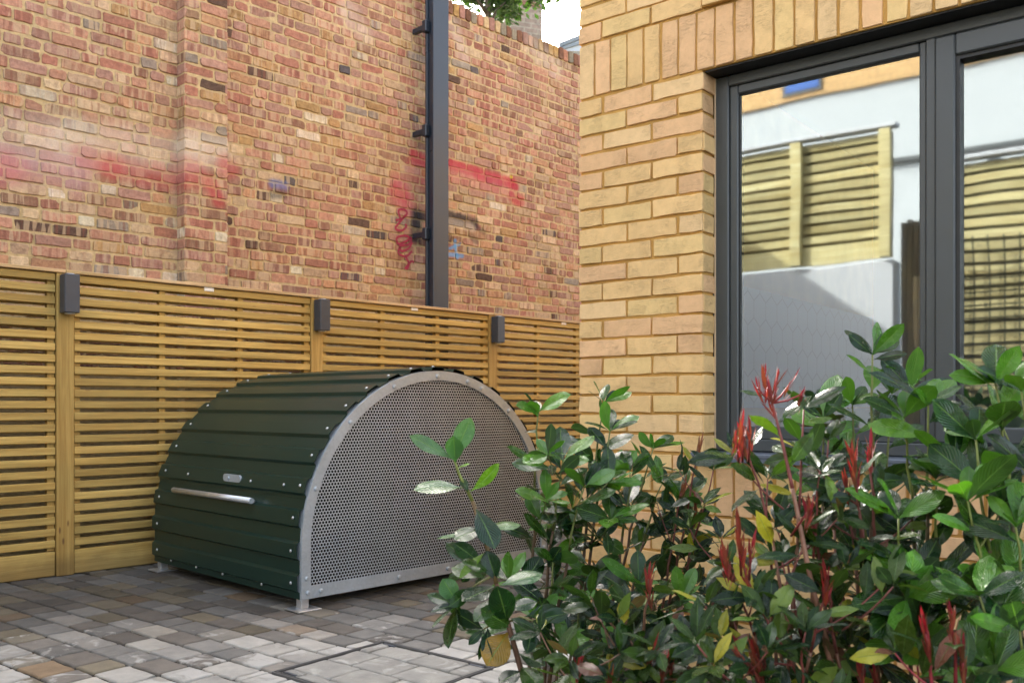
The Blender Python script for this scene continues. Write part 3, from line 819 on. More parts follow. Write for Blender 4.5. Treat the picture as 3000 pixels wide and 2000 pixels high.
# corrugated cover
def corr(s0, s1, y0, y1, base):
    m = MB(); P = 0.156
    ss = []
    def h(s):
        q = ((s + 0.03) % P) / P
        if q < 0.40: return 0.0
        if q < 0.47: return (q - 0.40) / 0.07
        if q < 0.92: return 1.0
        return (1.0 - q) / 0.08
    brk = set([s0, s1])
    k = -1
    while k * P < s1 + P:
        for q in (0.0, 0.40, 0.47, 0.92): brk.add(k * P + q * P - 0.03)
        k += 1
    s = s0
    while s < s1: brk.add(s); s += 0.02
    ss = sorted(x for x in brk if s0 <= x <= s1)
    ss = [ss[0]] + [b for a, b in zip(ss, ss[1:]) if b - a > 0.0015]
    b = len(m.v); ny = 2
    for s in ss:
        p = arch(s, base + 0.016 * h(s)); q = arch(s, base - 0.003 + 0.016 * h(s))
        m.v += [(p[0], y0, p[1]), (p[0], y1, p[1]), (q[0], y0, q[1]), (q[0], y1, q[1])]
    for i in range(len(ss) - 1):
        k = b + 4 * i
        m.face([k, k + 1, k + 5, k + 4]); m.face([k + 2, k + 6, k + 7, k + 3], mi=1); m.face([k, k + 4, k + 6, k + 2]); m.face([k + 1, k + 3, k + 7, k + 5])
    for k in (b, b + 4 * (len(ss) - 1)): m.face([k, k + 2, k + 3, k + 1])
    return m, h
SEAM = VS + RR * math.asin((0.548 - CZ) / RR)
y0c, y1c = 0.012, HD + 0.008
cm, hh = corr(0.0, SEAM + 0.03, y0c, y1c, 0.003); side = cm.build('side_panel', [M['green'], M['inner']], hang)
cm, hh = corr(SEAM - 0.005, LT, y0c - 0.002, y1c + 0.002, 0.007); lid = cm.build('corrugated_lid', [M['green'], M['inner']], hang)
P = 0.156
def rivet(s, y, r=0.0085):
    p = arch(s, 0.007 + 0.016 * hh(s)); q = arch(s, 0.2)
    n = Vector((q[0] - p[0], 0, q[1] - p[1]))
    rv = MB(); rv.disc((p[0], y, p[1]), n, r, 0.006, 8); rv.build('rivet', M['zinc'], lid if s > SEAM else side)
s = 0.06
k = 0
for k in range(0, 20):
    s = 0.156 * k + 0.156 * 0.70 - 0.03 - (0.156 if k == 99 else 0)
    if 0.03 < s < LT - 0.03:
        rivet(s, 0.055); rivet(s, HD - 0.07)
for y in (0.35, 0.75, 1.05, 1.36):
    rivet(0.03, y); 
for y in (0.20, 0.52, 1.22): rivet(SEAM + 0.045, y)
# handle and lock
hs = SEAM - 0.055
pz = arch(hs, 0.045)
def ysd(u): 
    # local y where the picture column u meets the plane x=-0.03
    o = BG.I @ Vector((0, 0, CAMZ)); d = BG.I.to_3x3() @ ray(u, 1450)
    t = (-0.02 - o.x) / d.x
    return (o + d * t).y
ya, yb_ = ysd(738), ysd(509)
hm = MB(); hm.tube([(pz[0], ya, pz[1]), (pz[0], yb_, pz[1])], 0.0155, 14)
for y in (ya + 0.04, yb_ - 0.04):
    q = arch(hs, 0.0); hm.tube([(pz[0], y, pz[1]), (q[0], y, q[1])], 0.008, 8)
hm.build('handle', M['zinc'], lid)
lk = MB(); ls = SEAM + 0.05
yk0, yk1 = ysd(682), ysd(632)
q = arch(ls, 0.024)
ring = []
for k in range(24):
    a = 2 * math.pi * k / 24; cyk = (yk0 + 0.02 if math.cos(a) < 0 else yk1 - 0.02)
    ring.append((cyk + 0.02 * math.cos(a), q[1] + 0.02 * math.sin(a)))
for xx in (q[0] + 0.004, q[0] - 0.006): lk.v += [(xx, p[0], p[1]) for p in ring]
lk.face(list(range(24))); lk.face(list(range(24, 48))[::-1])
for k in range(24): lk.face([k, 24 + k, 24 + (k + 1) % 24, (k + 1) % 24])
lk.disc((q[0] - 0.006, (yk0 + yk1 * 2) / 3, q[1]), (-1, 0, 0), 0.011, 0.006)
lk.build('lock_plate', M['galv'], lid)
# base rails and feet
m = MB(); m.box(0.02, 0.06, 0.045, HD - 0.045, ZB + 0.003, ZB + 0.045); m.box(HW_ - 0.06, HW_ - 0.02, 0.045, HD - 0.045, ZB + 0.003, ZB + 0.045)
m.build('base_rail', M['inner'], hang)  # rails share the painted shade of the inside
for x in (0.03, HW_ - 0.03):
    for y in (0.03, HD - 0.035):
        m = MB(); m.box(x - 0.022, x + 0.022, y - 0.018, y + 0.026, 0.0075, ZB + 0.012 if 0 else ZB - 0.001, bev=0.002); f = m.build('foot', M['zinc'], hang)
        m = MB(); m.box(x - 0.065, x + 0.065, y - 0.065, y + 0.065, 0.0005, 0.0075, bev=0.0015); m.build('base_plate', M['zinc'], f)
# floor of the store, its inner shade painted in near-black
m = MB(); m.box(0.012, HW_ - 0.012, 0.05, HD - 0.08, ZB + 0.046, ZB + 0.052); m.build('floor_sheet', M['inner'], hang)

# ================================================================ GROUND
gm = MB(); gm.v += [(-400, -400, -0.03), (400, -400, -0.03), (400, 400, -0.03), (-400, 400, -0.03)]; gm.face([0, 1, 2, 3])
tag(gm.build('ground', M['sand']), kind='structure')
# paving laid along the house wall
PS = HS
def ploc(u, v):
    Y = F * CAMZ / (v - HZ); return PS.I @ Vector(((u - 1500) / F * Y, Y, 0))
mA = ploc(1125, 1875.5)
mh0 = (mA.x, mA.y - 0.585); mh1 = (mA.x + 0.60, mA.y)        # manhole x0,y0 / x1,y1 in house frame
mB_, mC = ploc(807.7, 1967), ploc(1435, 1954)
mh = (mB_.x * 0.5 + mA.x * 0.5, mC.x, mB_.y, mA.y * 0.5 + mC.y * 0.5)
pv = MB(); rp = random.Random(5)
def pcol(w):
    """w world xy : the blocks nearest the camera carry more lime bloom and are tinted lighter overall"""
    k = rp.random()
    base = (0.150, 0.132, 0.112) if k < 0.30 else (0.185, 0.156, 0.108) if k < 0.66 else (0.195, 0.185, 0.168) if k < 0.93 else (0.22, 0.155, 0.095)
    near = min(1, max(0, (4.9 - w.y + 0.14 * w.x) / 1.3))
    g = rp.uniform(0.72, 1.15) * (0.64 + 0.68 * near)
    eff = 0
    if rp.random() < 0.10 + 0.85 * near:
        pale = rp.uniform(0.55, 1.0) * (0.5 + 0.5 * near) if rp.random() < 0.16 + 0.62 * near else rp.uniform(0.0, 0.25)
        base = tuple(b * (1 - pale) + q * pale for b, q in zip(base, (0.43, 0.41, 0.37)))
        eff = rp.uniform(0.15, 0.75) * (0.35 + 0.65 * near)
    return tuple(x * g for x in base) + (eff,)
def clip(poly, ax, c, keep_less):
    out = []
    for i in range(len(poly)):
        p, q = poly[i], poly[(i + 1) % len(poly)]
        ip = (p[ax] <= c) == keep_less or abs(p[ax] - c) < 1e-9; iq = (q[ax] <= c) == keep_less or abs(q[ax] - c) < 1e-9
        if ip: out.append(p)
        if ip != iq:
            t = (c - p[ax]) / (q[ax] - p[ax]); out.append((p[0] + (q[0] - p[0]) * t, p[1] + (q[1] - p[1]) * t))
    return out
def paver(mb, poly, col, ztop=0.0, inset=0.004):
    cx = sum(p[0] for p in poly) / len(poly); cy = sum(p[1] for p in poly) / len(poly)
    # densify edges
    pts = []
    for i in range(len(poly)):
        p, q = poly[i], poly[(i + 1) % len(poly)]
        L = math.hypot(q[0] - p[0], q[1] - p[1]); n = max(2, int(L / 0.035))
        for k in range(n):
            t = (k + (0.12 if k == 0 else 0)) / n
            pts.append((p[0] + (q[0] - p[0]) * t, p[1] + (q[1] - p[1]) * t))
        pts.append((p[0] + (q[0] - p[0]) * (1 - 0.12 / n), p[1] + (q[1] - p[1]) * (1 - 0.12 / n)))
    pts = [(p[0] + rp.uniform(-.003, .003), p[1] + rp.uniform(-.003, .003)) for p in pts]
    n = len(pts); b = len(mb.v)
    dz = rp.uniform(-0.0015, 0.0015); tx = rp.uniform(-.008, .008); ty = rp.uniform(-.008, .008)
    for k, z in ((0.0, -0.03), (0.001, -0.006), (0.004, -0.0015), (0.011, 0.0)):
        for p in pts:
            dx, dy = p[0] - cx, p[1] - cy; l = math.hypot(dx, dy) or 1
            x, y = p[0] - dx / l * k * 1.2, p[1] - dy / l * k * 1.2
            mb.v.append((x, y, z + ztop + (dz + (x - cx) * tx + (y - cy) * ty if z > -0.02 else 0)))
    for r_ in range(3):
        for i in range(n):
            j = (i + 1) % n
            mb.face([b + r_ * n + i, b + r_ * n + j, b + (r_ + 1) * n + j, b + (r_ + 1) * n + i], col, smooth=True)
    mb.face([b + 3 * n + i for i in range(n)], col)
BEDX = 0.16; BEDY = -0.02
y = -4.2; 
frame_pad = 0.012
while y < 5.4:
    rw = rp.choice((0.128, 0.138, 0.148, 0.138))
    x = -7.0 + rp.uniform(0, 0.2)
    while x < 3.2:
        L = rp.choice((0.136, 0.196, 0.196, 0.216, 0.166))
        w = PS.M @ Vector((x + L / 2, y + rw / 2, 0))
        lf = FS.I @ w
        vis = lf.y < 0.1 and w.y > 2.6 and lf.y > -3.6
        if vis and not (x + L > BEDX and y + rw / 2 < BEDY) and not (x + L / 2 > -0.01 and y + rw / 2 > -0.02):
            g = 0.006
            poly = [(x + g, y + g), (x + L - g, y + g), (x + L - g, y + rw - g), (x + g, y + rw - g)]
            c = pcol(w)
            x0, x1, y0_, y1_ = mh[0] - frame_pad, mh[1] + frame_pad, mh[2] - frame_pad, mh[3] + frame_pad
            if x + L < x0 or x > x1 or y + rw < y0_ or y > y1_: paver(pv, poly, c)
            else:
                rest = poly
                for ax, cc, less in ((0, x0, True), (0, x1, False), (1, y0_, True), (1, y1_, False)):
                    if len(rest) < 3: break
                    a = clip(rest, ax, cc, less); rest = clip(rest, ax, cc, not less)
                    if len(a) >= 3:
                        xs_ = [p[0] for p in a]; ys_ = [p[1] for p in a]
                        if max(xs_) - min(xs_) > 0.03 and max(ys_) - min(ys_) > 0.03: paver(pv, a, c[:3] + (min(1, c[3] + .2),))
        x += L
    y += rw
pav = pv.build('paving', M['paver'], None, PS.o, PS.a)
tag(pav, kind='structure')
js = MB(); js.box(-7, 3.2, -4.6, 5.6, -0.028, -0.0105); 
# jointing bed under the blocks
jo = js.build('paving_joint_sand', M['sand'], None, PS.o, PS.a); tag(jo, kind='structure')
# recessed manhole cover with blocks laid in its tray
mc = thing('manhole_cover', 'recessed manhole cover filled with pale paving blocks inside a thin steel frame', 'manhole cover', PS.M @ Vector((mh[0], mh[2], 0)), PS.a)
mw, mhh = mh[1] - mh[0], mh[3] - mh[2]
m = MB(); t_ = 0.006
for off, w_ in ((0.0, 0.004), (0.011, 0.003)):
    a, b2 = -0.008 + off, mw + 0.008 - off; c_, d_ = -0.008 + off, mhh + 0.008 - off
    m.box(a, b2, c_, c_ + w_, -0.03, 0.0008); m.box(a, b2, d_ - w_, d_, -0.03, 0.0008)
    m.box(a, a + w_, c_ + w_, d_ - w_, -0.03, 0.0008); m.box(b2 - w_, b2, c_ + w_, d_ - w_, -0.03, 0.0008)
m.build('cover_frame', m_simple('dark_steel', (0.13, 0.125, 0.12), 0.6, 0.3), mc)
m = MB()
yy = 0.012; r_i = 0
rows_m = [0.055, 0.168, 0.168, 0.168, 1.0]
for rw in rows_m:
    rw = min(rw, mhh - 0.012 - yy)
    if rw < 0.03: break
    xx = 0.012; first = (0.10, 0.21, 0.14, 0.06, 0.17)[r_i % 5]
    while xx < mw - 0.02:
        L = first if xx == 0.012 else 0.215
        L = min(L, mw - 0.012 - xx)
        if L > 0.02:
            g = 0.003
            cc = rp.uniform(0.86, 1.05)
            paver(m, [(xx + g, yy + g), (xx + L - g, yy + g), (xx + L - g, yy + rw - g), (xx + g, yy + rw - g)], (0.36 * cc, 0.345 * cc, 0.31 * cc, 0.5), -0.0005)
        xx += L
    yy += rw; r_i += 1
m.build('tray_blocks', M['paver'], mc)
slot_m = m_simple('worn_key_slot', (0.10, 0.11, 0.13), 0.4, 0.7)
for (x, y, ang) in ((0.03, 0.02, 0), (mw - 0.09, mhh - 0.024, 0), (0.03, mhh - 0.024, 0), (mw - 0.09, 0.02, 0)):
    m = MB(); m.box(x, x + 0.07, y - 0.007, y + 0.007, -0.01, 0.0018, bev=0.001); m.build('lifting_slot', slot_m, mc)

# planting bed
bd_ = MB(); NB = 40
for i in range(NB + 1):
    for j in range(NB + 1):
        bd_.v.append((BEDX + 3.3 * i / NB, -2.6 + 2.62 * j / NB, 0.015 + rnd.uniform(-0.012, 0.014)))
for i in range(NB):
    for j in range(NB):
        k = i * (NB + 1) + j; bd_.face([k, k + NB + 1, k + NB + 2, k + 1], smooth=True)
tag(bd_.build('soil', M['soil'], None, PS.o, PS.a), kind='structure')

# ================================================================ PLANTS
def leaf(mb, base, d, nrm, L, Wd, col, kind='laurel', curl=0.12, fold=0.25, wav=0.0, rg=rnd, mi=0):
    d = d.normalized(); nrm = (nrm - d * nrm.dot(d))
    if nrm.length < 1e-3: nrm = d.orthogonal()
    nrm.normalize(); s = d.cross(nrm)
    NT_, NX = (9, 2) if kind != 'young' else (6, 1)
    b = len(mb.v)
    tw = rg.uniform(-0.25, 0.25)
    ph = rg.uniform(0, 6.28)
    for i in range(NT_ + 1):
        t = i / NT_
        if kind == 'laurel':   w = math.sin(math.pi * min(1, max(0, (t - 0.07) / 0.93)) ** 1.22) ** 0.66
        elif kind == 'photinia': w = math.sin(math.pi * min(1, max(0, (t - 0.10) / 0.90)) ** 0.95) ** 0.9
        else: w = math.sin(math.pi * (0.06 + 0.94 * t) ** 0.85) ** 0.85
        if t <= 0.10: w = max(w * 0.6, 0.035)
        if i == NT_: w = 0.02
        wi = Wd / 2 * w
        if kind == 'photinia' and 1 < i < NT_: wi *= 1 + (0.05 if i % 2 else -0.04)
        c = base + d * (L * (t - curl * 0.35 * t * t)) - nrm * (curl * L * t * t)
        for j in range(-NX, NX + 1):
            x = j / NX * wi
            h = fold * abs(x) - 0.9 * fold * x * x / max(Wd / 2, 1e-4) + wav * wi * math.sin(ph + t * 9 + (j > 0) * 2) * abs(j) / NX
            mb.v.append(tuple(c + s * x + nrm * (h + tw * x * t)))
    W_ = 2 * NX + 1
    for i in range(NT_):
        for j in range(W_ - 1):
            k = b + i * W_ + j
            uv = [(j / (W_ - 1), i / NT_), ((j + 1) / (W_ - 1), i / NT_), ((j + 1) / (W_ - 1), (i + 1) / NT_), (j / (W_ - 1), (i + 1) / NT_)]
            mb.face([k, k + 1, k + W_ + 1, k + W_], col, mi, uv, True)

def vary(c, rg, a=0.18):
    g = rg.uniform(1 - a, 1 + a); return (c[0] * g * rg.uniform(0.92, 1.1), c[1] * g, c[2] * g * rg.uniform(0.85, 1.1), 1)

LAU = [(0.010, 0.040, 0.010), (0.018, 0.058, 0.008), (0.007, 0.028, 0.011), (0.028, 0.078, 0.008)]
LAUT = [(0.06, 0.17, 0.016), (0.08, 0.20, 0.02)]
PHO = [(0.010, 0.031, 0.008), (0.018, 0.046, 0.008), (0.007, 0.023, 0.009), (0.030, 0.060, 0.008)]
REDL = [(0.24, 0.012, 0.020), (0.18, 0.010, 0.022), (0.28, 0.026, 0.022), (0.20, 0.038, 0.018)]
UP = Vector((0, 0, 1))

class Plant:
    def __init__(self, name, label, cat, base, species, seed, group=None):
        self.root = thing(name, label, cat, base, group=group)
        self.b = Vector(base); self.sp = species; self.rg = random.Random(seed)
        self.stem = MB(); self.lv = MB(); self.yg = MB()
    def L(self, p): return Vector(p) - self.b
    def put_leaf(self, p, d, size=1.0, tip=False, nrm=None, col=None):
        rg = self.rg
        if nrm is None:
            nrm = UP * 0.62 + Vector((rg.uniform(-.6, .6), rg.uniform(-1.0, .2), rg.uniform(-.2, .3)))
        if self.sp == 'laurel':
            Ln = 0.126 * size * rg.uniform(0.6, 1.15); Wd = Ln * rg.uniform(0.34, 0.48)
            if col is None: col = vary(rg.choice(LAUT if tip else LAU), rg)
            leaf(self.lv, self.L(p), d, nrm, Ln, Wd, col, 'laurel', rg.uniform(0.02, 0.26), rg.uniform(0.1, 0.5), rg.uniform(0, 0.10), rg)
        else:
            Ln = 0.104 * size * rg.uniform(0.7, 1.15); Wd = Ln * rg.uniform(0.30, 0.38)
            if col is None:
                k = rg.random()
                col = vary((0.30, 0.28, 0.03) if k < 0.04 else (0.10, 0.16, 0.03) if k < 0.12 else (0.14, 0.06, 0.04) if k < 0.17 else rg.choice(PHO), rg)
            leaf(self.lv, self.L(p), d, nrm, Ln, Wd, col, 'photinia', rg.uniform(0.05, 0.3), rg.uniform(0.2, 0.6), rg.uniform(0, 0.12), rg)
    def red_tip(self, p, axis, size=1.0, n=14, brown=False):
        rg = self.rg; axis = axis.normalized()
        for i in range(n):
            a = i * 2.4 + rg.uniform(-.3, .3); o = axis.orthogonal().normalized(); o2 = axis.cross(o)
            out = o * math.cos(a) + o2 * math.sin(a)
            sp = rg.uniform(0.10, 0.42) * (0.6 + 0.7 * i / n)
            d = (axis + out * sp).normalized()
            q = Vector(p) - axis * (0.065 * size * i / n) + out * 0.002
            Ln = 0.042 * size * rg.uniform(0.5, 1.25)
            col = vary(rg.choice(REDL) if not brown else (0.26, 0.09, 0.045), rg, 0.25)
            leaf(self.yg, self.L(q), d, -out + axis * 0.2, Ln, Ln * rg.uniform(0.11, 0.18), col, 'young', rg.uniform(-0.15, 0.15), 0.6, 0, rg)
    def twig(self, pts, r0, r1, col):
        n = len(pts)
        self.stem.tube([self.L(p) for p in pts], [r0 + (r1 - r0) * i / (n - 1) for i in range(n)], 7, col)
    def dress(self, pts, start=0.25, spacing=0.026, size=1.0, end_tip=True, red=False, brown=False, topgreen=True):
        """leaves spirally along a stem, tuft at its end"""
        rg = self.rg
        cum = [0]
        for a, b in zip(pts, pts[1:]): cum.append(cum[-1] + (b - a).length)
        tot = cum[-1]; s = tot * start; ang = rg.uniform(0, 6.28)
        while s < tot:
            i = max(0, min(len(pts) - 2, next((k for k in range(len(cum) - 1) if cum[k + 1] >= s), len(pts) - 2)))
            f = (s - cum[i]) / max(1e-6, cum[i + 1] - cum[i]); p = pts[i].lerp(pts[i + 1], f)
            t = (pts[i + 1] - pts[i]).normalized()
            o = t.orthogonal().normalized(); o2 = t.cross(o)
            out = o * math.cos(ang) + o2 * math.sin(ang)
            rel = s / tot
            d = (out + t * rg.uniform(0.35, 1.35) + UP * rg.uniform(-0.4, 0.3)).normalized()
            sz = size * (0.8 + 0.3 * math.sin(math.pi * min(1, rel)))
            self.put_leaf(p + out * 0.003, d, sz, tip=(rel > 0.9 and topgreen and rg.random() < 0.5))
            ang += 2.4 + rg.uniform(-.35, .35); s += spacing * 1.5 * rg.uniform(0.6, 1.5)
        t = (pts[-1] - pts[-2]).normalized()
        if red: self.red_tip(pts[-1], t + UP * 0.3, size, brown=brown)
        elif end_tip:
            for k in range(6):
                a = k * 2.4; o = t.orthogonal().normalized(); o2 = t.cross(o); out = o * math.cos(a) + o2 * math.sin(a)
                self.put_leaf(pts[-1], (t * rg.uniform(0.3, 1.3) + out).normalized(), size * rg.uniform(0.7, 1.05), tip=topgreen and rg.random() < 0.6)
    def grow(self, base, tip, r0=0.007, bend=0.25, size=1.0, spacing=0.03, start=0.3, red=False, brown=False, shoots=3, bark=(0.15, 0.09, 0.05), green=(0.17, 0.20, 0.05), via=None, shoot_red=0.0):
        rg = self.rg; base = Vector(base); tip = Vector(tip)
        if via is None:
            c = base.lerp(tip, 0.5); c = Vector((base.x + (tip.x - base.x) * bend, base.y + (tip.y - base.y) * bend, base.z + (tip.z - base.z) * 0.6))
            pts = []
            for i in range(15):
                t = i / 14; p = base * (1 - t) ** 2 + c * 2 * t * (1 - t) + tip * t * t
                pts.append(p + Vector((rg.uniform(-.004, .004), rg.uniform(-.004, .004), 0)))
        else:
            pl = [base] + [Vector(v) for v in via] + [tip]; pts = []
            for i in range(len(pl) - 1):
                p0, p1, p2, p3 = pl[max(i - 1, 0)], pl[i], pl[i + 1], pl[min(i + 2, len(pl) - 1)]
                for k in range(6):
                    t = k / 6
                    pts.append(0.5 * (2 * p1 + (p2 - p0) * t + (2 * p0 - 5 * p1 + 4 * p2 - p3) * t * t + (3 * p1 - p0 - 3 * p2 + p3) * t ** 3))
            pts.append(tip)
        n = len(pts); h = n * 2 // 3
        self.twig(pts[:h + 1], r0, r0 * 0.55, tuple(bark) + (1,)); self.twig(pts[h:], r0 * 0.55, r0 * 0.28, tuple(green) + (1,))
        self.dress(pts, start, spacing, size, red=red, brown=brown)
        for k in range(shoots):
            i = int(n * rg.uniform(0.35, 0.92)); i = min(i, n - 2)
            t = (pts[i + 1] - pts[i]).normalized(); a = rg.uniform(0, 6.28)
            o = t.orthogonal().normalized(); o2 = t.cross(o); out = o * math.cos(a) + o2 * math.sin(a)
            ln = rg.uniform(0.08, 0.2)
            q = [pts[i]]; d = (out * 0.9 + UP * 0.5).normalized()
            for j in range(5): q.append(q[-1] + d * ln / 5); d = (d + UP * 0.12).normalized()
            self.twig(q, r0 * 0.4, r0 * 0.22, tuple(green) + (1,))
            self.dress(q, 0.25, spacing * 0.95, size * 0.92, red=rg.random() < shoot_red)
    def finish(self, lmat):
        self.stem.build('stem', M['stem'], self.root)
        if self.lv.v: self.lv.build('foliage', lmat, self.root)
        if self.yg.v: self.yg.build('young_leaves', M['young'], self.root)

def D(u, v, Y): return at(u * D2S, v * D2S, Y)

# --- single laurel stem leaning out over the paving
A = Plant('laurel_shrub', 'lone leaning laurel stem in front of the perforated steel end, with one yellowed leaf', 'shrub', (0.06, 2.25, 0.01), 'laurel', 21)
YA = 2.25
pA = [Vector((0.06, YA, 0.01)), D(1205, 1568, YA), D(1172, 1450, YA), D(1140, 1340, YA), D(1113, 1235, YA + .01), D(1085, 1150, YA + .02), D(1055, 1090, YA + .02), D(1043, 1055, YA + .02)]
A.twig(pA[:4], 0.0085, 0.006, (0.17, 0.085, 0.05, 1)); A.twig(pA[3:6], 0.006, 0.0048, (0.20, 0.13, 0.05, 1)); A.twig(pA[5:], 0.0048, 0.0030, (0.22, 0.27, 0.06, 1))
def px_leaf(P, b, t, Yb, Yt, wr=0.42, nrm=(0.1, -0.7, 0.7), col=None, curl=0.1, fold=0.3):
    p = D(b[0], b[1], Yb); q = D(t[0], t[1], Yt)
    leaf(P.lv, P.L(p), q - p, Vector(nrm), (q - p).length * 1.06, (q - p).length * wr * 1.18, col or vary(P.rg.choice(LAU), P.rg), 'laurel', curl, fold, 0.05, P.rg)
lt_ = (0.06, 0.15, 0.05); yl_ = (0.12, 0.24, 0.02)
for b, t, dY, w, nr, c in [
    ((1040, 1055), (947, 996), -.02, .30, (-.2, -.6, .7), lt_), ((1042, 1050), (1080, 963), .01, .42, (.3, -.8, .2), lt_), ((1046, 1062), (1042, 1004), -.03, .55, (0, -.9, .4), lt_),
    ((1050, 1075), (1078, 1062), -.01, .35, (.1, -.5, .8), yl_), ((1062, 1120), (955, 1108), -.05, .40, (0, -.5, .85), lt_), ((1080, 1128), (1155, 1072), .02, .36, (.3, -.6, -.5), yl_), ((1075, 1130), (1060, 1095), .02, .4, (0, -.7, .6), None),
    ((1093, 1168), (1142, 1248), -.07, .50, (.5, -.8, .4), None), ((1108, 1215), (1045, 1228), -.05, .52, (-.4, -.7, .5), None), ((1112, 1218), (1195, 1195), .03, .44, (0, -.4, .9), lt_), ((1110, 1220), (1005, 1232), .03, .28, (0, -.3, .9), lt_),
    ((1120, 1265), (1050, 1318), -.02, .33, (-.4, -.3, .7), yl_), ((1140, 1335), (1120, 1268), -.02, .5, (0, -.9, .3), None), ((1128, 1310), (1065, 1290), -.05, .4, (-.2, -.6, .7), None),
    ((1143, 1345), (1065, 1372), -.09, .42, (-.3, -.6, .6), None), ((1150, 1345), (1245, 1310), .05, .38, (.1, -.5, .8), lt_), ((1050, 1385), (1018, 1330), 0, .62, (0, -.8, .4), lt_), ((1050, 1388), (1010, 1385), .02, .4, (0, -.4, .8), lt_),
    ((1150, 1370), (1090, 1420), -.06, .42, (-.2, -.6, .6), None), ((1160, 1400), (1230, 1380), .02, .4, (.1, -.5, .8), None), ((1175, 1440), (1110, 1400), -.05, .48, (-.1, -.8, .4), None), ((1178, 1445), (1070, 1440), .0, .34, (0, -.4, .9), lt_),
    ((1168, 1450), (1120, 1520), -.07, .62, (-.2, -.95, .1), (0.33, 0.19, 0.02)), ((1180, 1470), (1240, 1440), .04, .42, (.1, -.6, .8), None), ((1190, 1500), (1250, 1520), -.05, .42, (.3, -.7, .5), None),
    ((1185, 1490), (1130, 1470), -.02, .4, (-.2, -.6, .7), None), ((1165, 1430), (1150, 1360), -.08, .46, (.1, -.9, .3), None), ((1195, 1530), (1240, 1568), -.08, .5, (.3, -.8, .4), None), ((1200, 1540), (1150, 1560), -.06, .45, (-.2, -.7, .5), None)]:
    px_leaf(A, b, t, YA, YA + dY, w, nr, vary(c, A.rg) if c else None, A.rg.uniform(0.02, 0.18), A.rg.uniform(0.15, 0.45))
for (u, v) in ((1050, 1388), (1090, 1300), (1225, 1425), (1110, 1445)):
    i = 2 + (v < 1400); q = [pA[i] + (pA[i + 1] - pA[i]) * 0.2]; e = D(u, v, YA + A.rg.uniform(-.1, .12))
    q = [q[0], q[0].lerp(e, 0.5) + Vector((0, 0, 0.012)), e]
    A.twig(q, 0.0035, 0.002, (0.2, 0.2, 0.06, 1)); A.dress(q, 0.2, 0.022, 0.85, topgreen=False)
A.finish(M['laurel'])

def bush(name, label, cat, base, sp, seed, tips, lmat, size=1.0, spacing=0.03, shoots=3, start=0.3, r0=0.007, **kw):
    P = Plant(name, label, cat, base, sp, seed)
    for tp in tips:
        u, v, Y = tp[:3]; o = tp[3] if len(tp) > 3 else {}
        tw_ = D(u, v, Y); b = Vector((base[0] + (tw_.x - base[0]) * 0.6, base[1] + (tw_.y - base[1]) * 0.6, base[2])) + Vector((P.rg.uniform(-.03, .03), P.rg.uniform(-.03, .03), 0))
        args = dict(r0=r0, size=size, spacing=spacing, shoots=shoots, start=start, bend=P.rg.uniform(0.2, 0.8)); args.update(kw); args.update(o)
        P.grow(b, D(u, v, Y), **args)
    P.finish(lmat); return P

rt = dict(red=True)
bush('laurel_shrub', 'bushy dark green laurel in front of the house corner beside the bike store', 'shrub', (-0.02, 2.75, 0.01), 'laurel', 5,
     [(1235, 945, 2.70), (1385, 925, 2.72), (1290, 1060, 2.6), (1400, 990, 2.68), (1340, 1120, 2.55), (1450, 1080, 2.66, dict(start=.55)), (1270, 1290, 2.6), (1330, 1390, 2.45), (1470, 1340, 2.5), (1290, 1480, 2.45), (1390, 1490, 2.4), (1370, 1330, 2.7)],
     M['laurel'], 1.0, 0.028, 1, start=.42)
bush('laurel_shrub', 'slim upright laurel shoot with pointed leaves against the pale brick pier', 'shrub', (0.12, 2.95, 0.01), 'laurel', 8,
     [(1500, 1030, 2.9, dict(start=0.55)), (1560, 1150, 2.8, dict(start=0.5)), (1520, 1110, 2.85, dict(start=.5))], M['laurel'], 1.0, 0.03, 2)
bush('photinia_shrub', 'thin photinia with brownish young shoots before the brick pier', 'shrub', (0.22, 2.75, 0.01), 'photinia', 14,
     [(1608, 1020, 2.7, dict(red=True, brown=True, start=.5, shoots=1)), (1600, 1150, 2.65, dict(red=True, brown=True, start=.4)), (1570, 1120, 2.7, dict(red=True, brown=True, start=.5, shoots=1)), (1640, 1080, 2.6, dict(start=.5)), (1660, 1240, 2.5)], M['photinia'], 0.95, 0.034, 2, r0=0.006, bark=(0.16, 0.06, 0.04), green=(0.22, 0.06, 0.05))
bush('photinia_shrub', 'low photinia with bright red shoots below the bushy laurel', 'shrub', (0.12, 2.25, 0.01), 'photinia', 33,
     [(1492, 1330, 2.05, dict(red=True, size=1.2)), (1445, 1400, 2.15), (1330, 1515, 1.98, rt), (1495, 1500, 1.98, rt), (1530, 1520, 1.95, rt), (1400, 1560, 1.92, rt), (1545, 1505, 1.98, rt), (1460, 1450, 2.25), (1580, 1470, 2.15), (1420, 1500, 2.1)], M['photinia'], 0.95, 0.028, 3, start=.25, bark=(0.15, 0.06, 0.04), green=(0.18, 0.09, 0.05))
